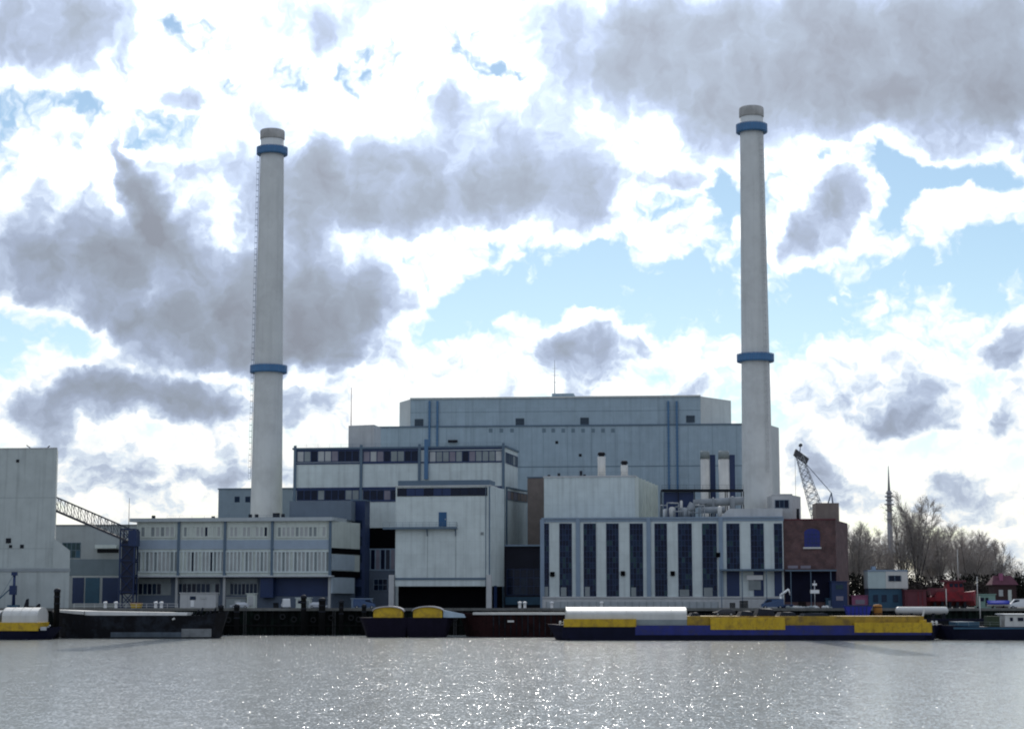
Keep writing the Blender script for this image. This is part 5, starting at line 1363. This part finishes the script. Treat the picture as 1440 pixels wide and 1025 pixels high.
# two-storey site cabin: pale upper cabin on blue containers
Y = 446.0
root = thing('site_cabin', (gx(1248, Y), Y, GZ), 'two-storey site cabin, pale upper floor with dark window over blue lower floor', 'cabin')
b = MB(); b.box(gx(1222, Y), gx(1269, Y), Y, Y + 5, GZ - .05, gz(827, Y)); b.build('lower_floor', M_teal, root)
b = MB(); b.box(gx(1221, Y), gx(1246, Y), Y - .4, Y + 5, gz(827, Y), gz(803, Y)); b.build('upper_floor', mat('cabin_pale_green', (.42, .50, .49), .6, .1, .1), root)
b = MB(); b.box(gx(1246, Y) + .01, gx(1277, Y), Y - .5, Y + 5, gz(827, Y), gz(803, Y)); u = b.build('upper_office', M_cover, root)
b = MB(); b.box(gx(1250, Y), gx(1267, Y), Y - .62, Y - .4, gz(817, Y), gz(809, Y)); w = b.build('window', M_glass, u)
b = MB()
for px in (1250, 1258.5, 1267): b.box(gx(px, Y) - .08, gx(px, Y) + .08, Y - .68, Y - .6, gz(817, Y), gz(809, Y))
b.build('frame', M_trim, w)
b = MB(); b.box(gx(1221, Y), gx(1277, Y), Y - .6, Y + 5.1, gz(803, Y), gz(801, Y)); b.build('roof', M_band, root)
b = MB(); b.box(gx(1271, Y), gx(1276, Y), Y - .3, Y + .6, GZ, gz(827, Y)); b.build('post', M_blind2, root)
for px in (1228, 1240, 1256):
    b = MB(); b.box(gx(px, Y), gx(px + 7, Y), Y - .12, Y + .05, gz(846, Y), gz(836, Y)); b.build('window', M_glassb, root)
b = MB(); b.box(gx(1229, Y), gx(1234, Y), Y + 1, Y + 3, gz(801, Y), gz(796, Y)); b.build('roof_box', M_band, root)

# red machinery: workboat house on the slip, stacked red containers
def red_workboat():
    Y = 444.0; x0, x1 = gx(1304, Y), gx(1376, Y)
    root = thing('red_workboat', ((x0 + x1) / 2, Y + 2.5, GZ), 'red workboat laid up on the quay with a dark red wheelhouse', 'workboat')
    b = MB(); z0, z1 = GZ + .6, gz(832, Y); vs = []
    for i in range(15):
        t = i / 14; x = x0 + (x1 - x0) * t; k = max(0, (t - .72) / .28); w = 2.5 * math.sqrt(max(.01, 1 - k ** 2)); zt = z1 + (.35 * k * k) - (1.2 if .2 > t else 0)
        for y, z in ((-w, zt), (-w * .9, z0 + 1.1), (0, z0), (w * .9, z0 + 1.1), (w, zt)): vs.append((x, Y + 2.5 + y, z))
    fs = []
    for i in range(14):
        for j in range(4): a = i * 5 + j; fs.append((a, a + 1, a + 6, a + 5))
        fs.append((i * 5 + 4, i * 5, i * 5 + 5, i * 5 + 9))
    fs += [(4, 3, 2, 1, 0), (70, 71, 72, 73, 74)]; b._add(vs, fs); b.build('hull', M_red, root)
    b = MB(); xa, xb = gx(1332, Y), gx(1358, Y); b.hexa([(xa, Y + .8, z1 - .2), (xb, Y + .8, z1 - .2), (xb, Y + 4.2, z1 - .2), (xa, Y + 4.2, z1 - .2)], [(xa + .4, Y + 1, gz(818, Y)), (xb - .3, Y + 1, gz(818, Y)), (xb - .3, Y + 4, gz(818, Y)), (xa + .4, Y + 4, gz(818, Y))]); h = b.build('wheelhouse', M_red, root)
    b = MB(); b.box(xa - .5, xb + .4, Y + .5, Y + 4.5, gz(818, Y), gz(815.5, Y)); b.build('roof', M_dred, h)
    b = MB()
    for k in range(3): x = xa + .9 + k * 1.15; b.box(x, x + .8, Y + .78, Y + 1.02, gz(825, Y), gz(820, Y))
    b.build('window', M_glass, h)
    b = MB(); b.box(gx(1310, Y), gx(1330, Y), Y + 1, Y + 4, z1 - .8, z1 + .9); b.build('deckhouse', M_dred, root)
    b = MB(); p = at(1347, 800, Y + 2); b.tube((p.x, Y + 2, gz(816, Y)), (p.x, Y + 2, gz(772, Y)), .12, .07); b.build('mast', M_cover, root)
    b = MB(); railing(b, [(x0 + .5, Y + .1, z1 - 1.1), (gx(1328, Y), Y + .1, z1)], .9, 1.6, .05); b.build('railing', M_red, root)
    for k in range(5): b = MB(); x = x0 + 2 + (x1 - x0 - 5) * k / 4; b.box(x - .3, x + .3, Y + .6, Y + 4.4, GZ, GZ + 1.6); b.build('cradle', M_dark, root)
red_workboat()
kiosk(1273, 1303, 830, 443, M_dred, 'dark red container left of the red workboat', 'shipping_container', 'container', M_dred, (('door', 1276, 1287, 832, 853, M_dred), ('lock_bar', 1291, 1292, 832, 853, M_red), ('lock_bar', 1297, 1298, 832, 853, M_red)))
# red-roofed hut
Y = 470.0
x0, x1 = gx(1398, Y), gx(1430, Y)
root = thing('hut', ((x0 + x1) / 2, Y, GZ), 'small dark hut with a red pitched roof near the right edge', 'hut')
b = MB(); b.box(x0, x1, Y, Y + 5, GZ - .05, gz(822, Y)); b.build('wall', mat('hut_brown', (.045, .022, .022), .8, .3), root)
b = MB(); zr, zp = gz(822, Y), gz(809, Y); b.hexa([(x0 - .5, Y - .5, zr), (x1 + .5, Y - .5, zr), (x1 + .5, Y + 5.5, zr), (x0 - .5, Y + 5.5, zr)], [(x0 + .6, Y + 2.3, zp), (x1 - .6, Y + 2.3, zp), (x1 - .6, Y + 2.7, zp), (x0 + .6, Y + 2.7, zp)]); rf = b.build('roof', mat('roof_tile_red', (.10, .028, .045), .8, .2), root)
b = MB(); b.box(gx(1408, Y), gx(1413, Y), Y + .8, Y + 1.8, gz(816, Y), gz(806, Y)); b.build('chimney', M_pink, rf)
b = MB(); b.box(gx(1405, Y), gx(1411, Y), Y - .1, Y + .05, gz(838, Y), gz(829, Y)); b.build('window', M_blind, root)
b = MB(); b.box(gx(1418, Y), gx(1423, Y), Y - .1, Y + .05, GZ, gz(829, Y)); b.build('door', M_cream, root)
# white caravan / van and blue tarp boat at right
car_proto((gx(1434, 441), 441, GZ), M_carwht, 'white van parked on the quay at the right edge', True, R(176))
Y = 440.0
root = thing('rowing_boat', (gx(1404, Y), Y, GZ), 'blue-covered boat standing on the quay below the red-roofed hut', 'boat')
hx0, hx1 = gx(1388, Y), gx(1420, Y); b = MB(); vs = []
for i in range(11):
    t = i / 10; k = abs(t - .45) / .55; w = 1.0 * math.sqrt(max(.02, 1 - k ** 2.5)); x = hx0 + (hx1 - hx0) * t
    for y, z in ((-w, GZ + 1.25), (-w * .7, GZ + .55), (0, GZ + .35), (w * .7, GZ + .55), (w, GZ + 1.25)): vs.append((x, Y + y, z))
fs = []
for i in range(10):
    for j in range(4): a = i * 5 + j; fs.append((a, a + 1, a + 6, a + 5))
b._add(vs, fs); b.build('hull', M_cover, root)
b = MB(); vs = []
for i in range(11):
    t = i / 10; k = abs(t - .45) / .55; w = 1.06 * math.sqrt(max(.02, 1 - k ** 2.5)); x = hx0 + (hx1 - hx0) * t
    for y, z in ((-w, GZ + .95), (-w, GZ + 1.28), (0, GZ + 1.85), (w, GZ + 1.28), (w, GZ + .95)): vs.append((x, Y + y, z))
fs = [(i * 5 + j, i * 5 + j + 1, i * 5 + j + 6, i * 5 + j + 5) for i in range(10) for j in range(4)]
b._add(vs, fs); b.build('cover', M_cobalt, root)
b = MB()
for x in (hx0 + 1.3, hx1 - 1.6): b.box(x - .12, x + .12, Y - .7, Y + .7, GZ, GZ + .7)
b.build('trestle', M_timber, root)
Y = 438
kiosk(1376, 1400, 836, 452, M_green, 'pale green hut left of the red-roofed hut', 'garden_hut', 'hut', M_green, (('door', 1386, 1390, 840, 852, M_dark), ('window', 1379, 1384, 840, 845, M_glass)))

# poles, sign, lamps
def pole(px, pyt, Y, base, label, m=M_cover, r=.13):
    x = gx(px, Y); z1 = at(px, pyt, Y).z
    root = thing('pole', (x, Y, base), label, 'pole', 'white poles on the right bank')
    b = MB(); b.tube((x, Y, base), (x, Y, z1), r, r * .7, 10); b.build('shaft', m, root)
    b = MB(); b.lathe((x, Y), [(r * 2.2, base), (r * 2.2, base + .3), (r * 1.1, base + .45)], 10); b.build('foot', M_dark, root)
    b = MB(); b.lathe((x, Y), [(r * .7, z1), (r * 1.2, z1 + .12), (r * .3, z1 + .3)], 10); b.build('cap', m, root)
pole(1331, 829, 440, GZ, 'short white pole before the red workboat')
pole(1378, 840, 401, PZ, 'white pole standing on the pontoon')
pole(1375, 812, 449, GZ, 'grey-white pole left of the red-roofed hut')
Y = 441.0; x = gx(1146, Y)
root = thing('sign_post', (x, Y, GZ), 'white sign board on a post before the brick building', 'sign')
b = MB(); b.tube((x, Y, GZ), (x, Y, gz(816, Y)), .11, None, 8); b.build('post', M_pipe, root)
b = MB(); b.box(x - 1.05, x + 1.05, Y - .2, Y - .1, gz(834, Y), gz(829, Y)); b.build('board', M_sign, root)
b = MB(); b.box(x - .5, x + .5, Y - .18, Y - .1, gz(823, Y), gz(820, Y)); b.build('plate', M_sign, root)
# small white loader with bent arm
Y = 440.0; x = gx(1098, Y)
root = thing('ship_loader', (x, Y, GZ), 'white bent ship loader standing on the quay before the brick building', 'loader')
b = MB(); b.tube((x, Y, GZ), (x, Y, gz(836, Y)), .3, .26, 10); b.build('column', M_sign, root)
b = MB(); p = Vector((x, Y, gz(836, Y))); q = at(1109, 828, Y); b.tube(p - Vector((.1, 0, .2)), q, .34, .22, 10); b.tube(q, q + Vector((.3, 0, -1.4)), .16, .12, 8); b.build('arm', M_sign, root)
b = MB(); b.box(x - .7, x + .7, Y - .7, Y + .7, GZ, GZ + .35); b.build('base', M_dark, root)

# mooring piles (dolphins) at the quay
def pile(px, pyt, Y, label, r=.42):
    x = gx(px, Y); zt = gz(pyt, Y)
    root = thing('mooring_pile', (x, Y, -1), label, 'mooring pile', 'mooring piles along the quay')
    b = MB(); b.lathe((x, Y), [(r, -1.5), (r, zt - .5), (r * .95, zt)], 14); b.build('shaft', M_timber, root)
    b = MB(); b.lathe((x, Y), [(r + .1, zt - .5), (r + .1, zt + .02), (r * .5, zt + .3)], 14); b.build('cap', M_dark, root)
    b = MB()
    for z in (zt - 1.6, zt - 3.0): b.lathe((x, Y), [(r, z), (r + .08, z + .05), (r + .08, z + .25), (r, z + .3)], 14)
    b.build('band', M_dark, root)
for px, pyt, Y, lab, r in ((80, 829, 392, 'tall black mooring pile at the bow of the left barge', .62), (311, 852, 428, 'mooring pile just right of the left barge stern', .55), (333, 851, 429, 'second mooring pile right of the left barge stern', .6),
                      (427, 838, 429.5, 'thick mooring pile below the white van', .6), (453, 842, 429.5, 'green-black mooring pile below the silver car', .75), (480, 845, 429.5, 'mooring pile left of the yellow-tilted lighters', .5),
                      (512, 851, 429.5, 'low mooring pile beside the first yellow-tilted lighter', .5)):
    pile(px, pyt, Y, lab, r)
# bollards on the quay edge
first = None
for px, lab in ((219, 'left one of the white bollard pair before the office'), (227, 'right one of the white bollard pair before the office'), (731, 'left one of the white bollard pair by the loading tower'), (738, 'right one of the white bollard pair by the loading tower'),
           (148, 'lone white bollard on the quay below the conveyor tower'), (163, 'white bollard right of the lone one below the conveyor tower'), (776, 'white bollard before the left end of the glazed hall'), (846, 'white bollard before the glazed hall, above the hatch cover')):
    Y = 434.5; loc = (gx(px, Y), Y, GZ)
    if first is None:
        first = thing('bollard', (0, 0, 0), lab, 'bollard', 'white bollards along the quay')
        b = MB(); b.lathe((0, 0), [(.40, 0), (.36, .2), (.34, 1.1), (.48, 1.25), (.48, 1.5), (.2, 1.6)], 14); b.build('body', M_sign, first)
        b = MB(); b.lathe((0, 0), [(.55, 0), (.55, .08), (.4, .1)], 14); b.build('foot', M_dark, first)
        first.location = loc
    else: copy_thing(first, loc, 0, 1, lab)
# derrick mast on the barge at left
Y = 386.0; x = gx(19, Y)
zb_ = gz(856, Y)
root = thing('deck_derrick', (x, Y + 7, GZ), 'dark navy derrick post on the quay behind the left motor barge', 'derrick')
Y = 436.0; x = gx(19, Y); root.location = (x, Y, GZ)
b = MB(); b.tube((x, Y, GZ), (x, Y, gz(805, Y)), .4, .3, 10); b.box(x - .6, x + .6, Y - .5, Y + .5, gz(809, Y), gz(804, Y)); b.build('mast', M_blue, root)
b = MB(); b.box(x - .9, x + .5, Y - .8, Y + .8, gz(836, Y), gz(823, Y)); b.build('winch_house', M_blue, root)
b = MB(); b.bar((x - .4, Y, gz(825, Y)), (x - 3.4, Y, gz(842, Y)), .25); b.bar((x - 3.4, Y, gz(842, Y)), (x - 3.4, Y, GZ), .2); b.bar((x, Y, gz(806, Y)), (x - 3.4, Y, gz(842, Y)), .07); b.build('boom', M_teal, root)
b = MB(); b.box(x - 1.2, x + 1.2, Y - 1, Y + 1, GZ, GZ + .8); b.build('base', M_teal, root)
Y = 435.0; x = gx(37, Y)
root = thing('mooring_hook', (x, Y, GZ), 'black mooring hook frame on the quay right of the navy derrick', 'mooring gear')
b = MB(); b.hexa([(x - .6, Y - .4, GZ), (x + .5, Y - .4, GZ), (x + .5, Y + .4, GZ), (x - .6, Y + .4, GZ)], [(x, Y - .3, GZ + 2.1), (x + .5, Y - .3, GZ + 2.3), (x + .5, Y + .3, GZ + 2.3), (x, Y + .3, GZ + 2.1)]); b.build('horn', M_dark, root)
b = MB(); b.bar((x, Y, GZ + .35), (x + 3.2, Y, GZ + .35), .3); b.tube((x + 2.6, Y, GZ + .3), (x + 3.1, Y, GZ + 1.0), .45, .3, 8); b.build('roller', M_dark, root)
# quay railing
root = thing('quay_railing', (gx(200, 437), 437, GZ), 'white post-and-rail fence along the quay before the office', 'railing')
b = MB(); railing(b, [(gx(104, 437), 437, GZ), (gx(250, 437), 437, GZ)], 1.1, 2.2, .06); b.build('rail', M_sign, root)
root = thing('quay_fence', (gx(900, 441), 441, GZ), 'pale panel fence along the foot of the glazed hall', 'fence')
b = MB(); b.box(gx(768, 441), gx(1010, 441), 441, 441.12, GZ + .1, GZ + 1.5); b.build('panel', mat('fence_pale', (.36, .39, .40), .7, .15, .1), root)
b = MB()
for k in range(25): x = gx(768, 441) + (gx(1010, 441) - gx(768, 441)) * k / 24; b.box(x - .08, x + .08, 440.9, 441.0, GZ, GZ + 1.6)
b.build('post', M_blind2, root)
root = thing('gravel_heap', (gx(1135, 437), 437, GZ), 'row of pale rubble sacks on the quay edge before the brick building', 'rubble')
b = MB(); rr = random.Random(12)
for k in range(34):
    x = gx(rr.uniform(1108, 1170), 437); y = 437 + rr.uniform(-1, 1); r = rr.uniform(.25, .6)
    b.lathe((x, y), [(r * .8, GZ), (r, GZ + r * .5), (r * .7, GZ + r), (r * .2, GZ + r * 1.15)], 7, rr.randrange(3))
b.build('sack', [M_cover, M_blind2, M_conc], root)
root = thing('quay_skip', (gx(188, 438), 438, GZ), 'yellow open skip on the quay before the office', 'skip')
x0, x1 = gx(183, 438), gx(199, 438)
b = MB(); b.hexa([(x0 + .3, 438, GZ), (x1 - .3, 438, GZ), (x1 - .3, 439.6, GZ), (x0 + .3, 439.6, GZ)], [(x0, 437.9, GZ + 1.2), (x1, 437.9, GZ + 1.2), (x1, 439.7, GZ + 1.2), (x0, 439.7, GZ + 1.2)]); b.build('body', M_yel, root)
b = MB(); b.box(x0 - .05, x1 + .05, 437.8, 437.95, GZ + 1.1, GZ + 1.28); b.build('rim', M_orange, root)

first = None
for px, Y in ((1104, 438), (1107.5, 438.6), (1111, 438), (1114, 438.8)):
    loc = (gx(px, Y), Y, GZ)
    if first is None:
        first = thing('oil_drum', (0, 0, 0), 'dark oil drum in the cluster before the brick building', 'drum', 'oil drums on the quay')
        b = MB(); b.lathe((0, 0), [(.30, 0), (.30, .9), (.27, .93)], 14); b.build('shell', M_blue, first)
        b = MB()
        for z in (.3, .6): b.lathe((0, 0), [(.30, z), (.33, z + .02), (.33, z + .05), (.30, z + .07)], 14)
        b.build('hoop', M_dark, first); first.location = loc
    else: copy_thing(first, loc)
first = None
for px, Y, m, lab, sc in ((1030, 438, M_timber, 'stack of dark timber pallets behind the black car', 1), (1046, 438.5, M_timber, 'taller stack of dark timber pallets right of the black car', 1.35), (1128, 440, M_timber, 'stack of dark timber pallets left of the white sign post', 1.2), (388, 438, M_timber, 'stack of dark timber pallets left of the white van', 1.0)):
    loc = (gx(px, Y), Y, GZ)
    if first is None:
        first = thing('pallet_stack', (0, 0, 0), lab, 'pallets', 'stacks of timber pallets on the quay')
        b = MB()
        for k in range(9):
            for o in (-.5, 0, .5): b.box(-.6, .6, o - .05, o + .05, k * .15, k * .15 + .1)
            for i in range(6): b.box(-.6 + i * .22, -.6 + i * .22 + .14, -.5, .5, k * .15 + .1, k * .15 + .125)
        b.build('pallet', M_timber, first); first.location = loc
    else: copy_thing(first, loc, .2, sc, lab)
# ------------------------------------------------------------------ render settings
SC.view_settings.view_transform = 'Standard'; SC.view_settings.look = 'None'; SC.view_settings.exposure = 0.0; SC.view_settings.gamma = 1
SC.cycles.use_denoising = True; SC.cycles.filter_width = 2.0
SC.cycles.max_bounces = 5; SC.cycles.diffuse_bounces = 3; SC.cycles.glossy_bounces = 2
SC.cycles.caustics_reflective = False; SC.cycles.caustics_refractive = False
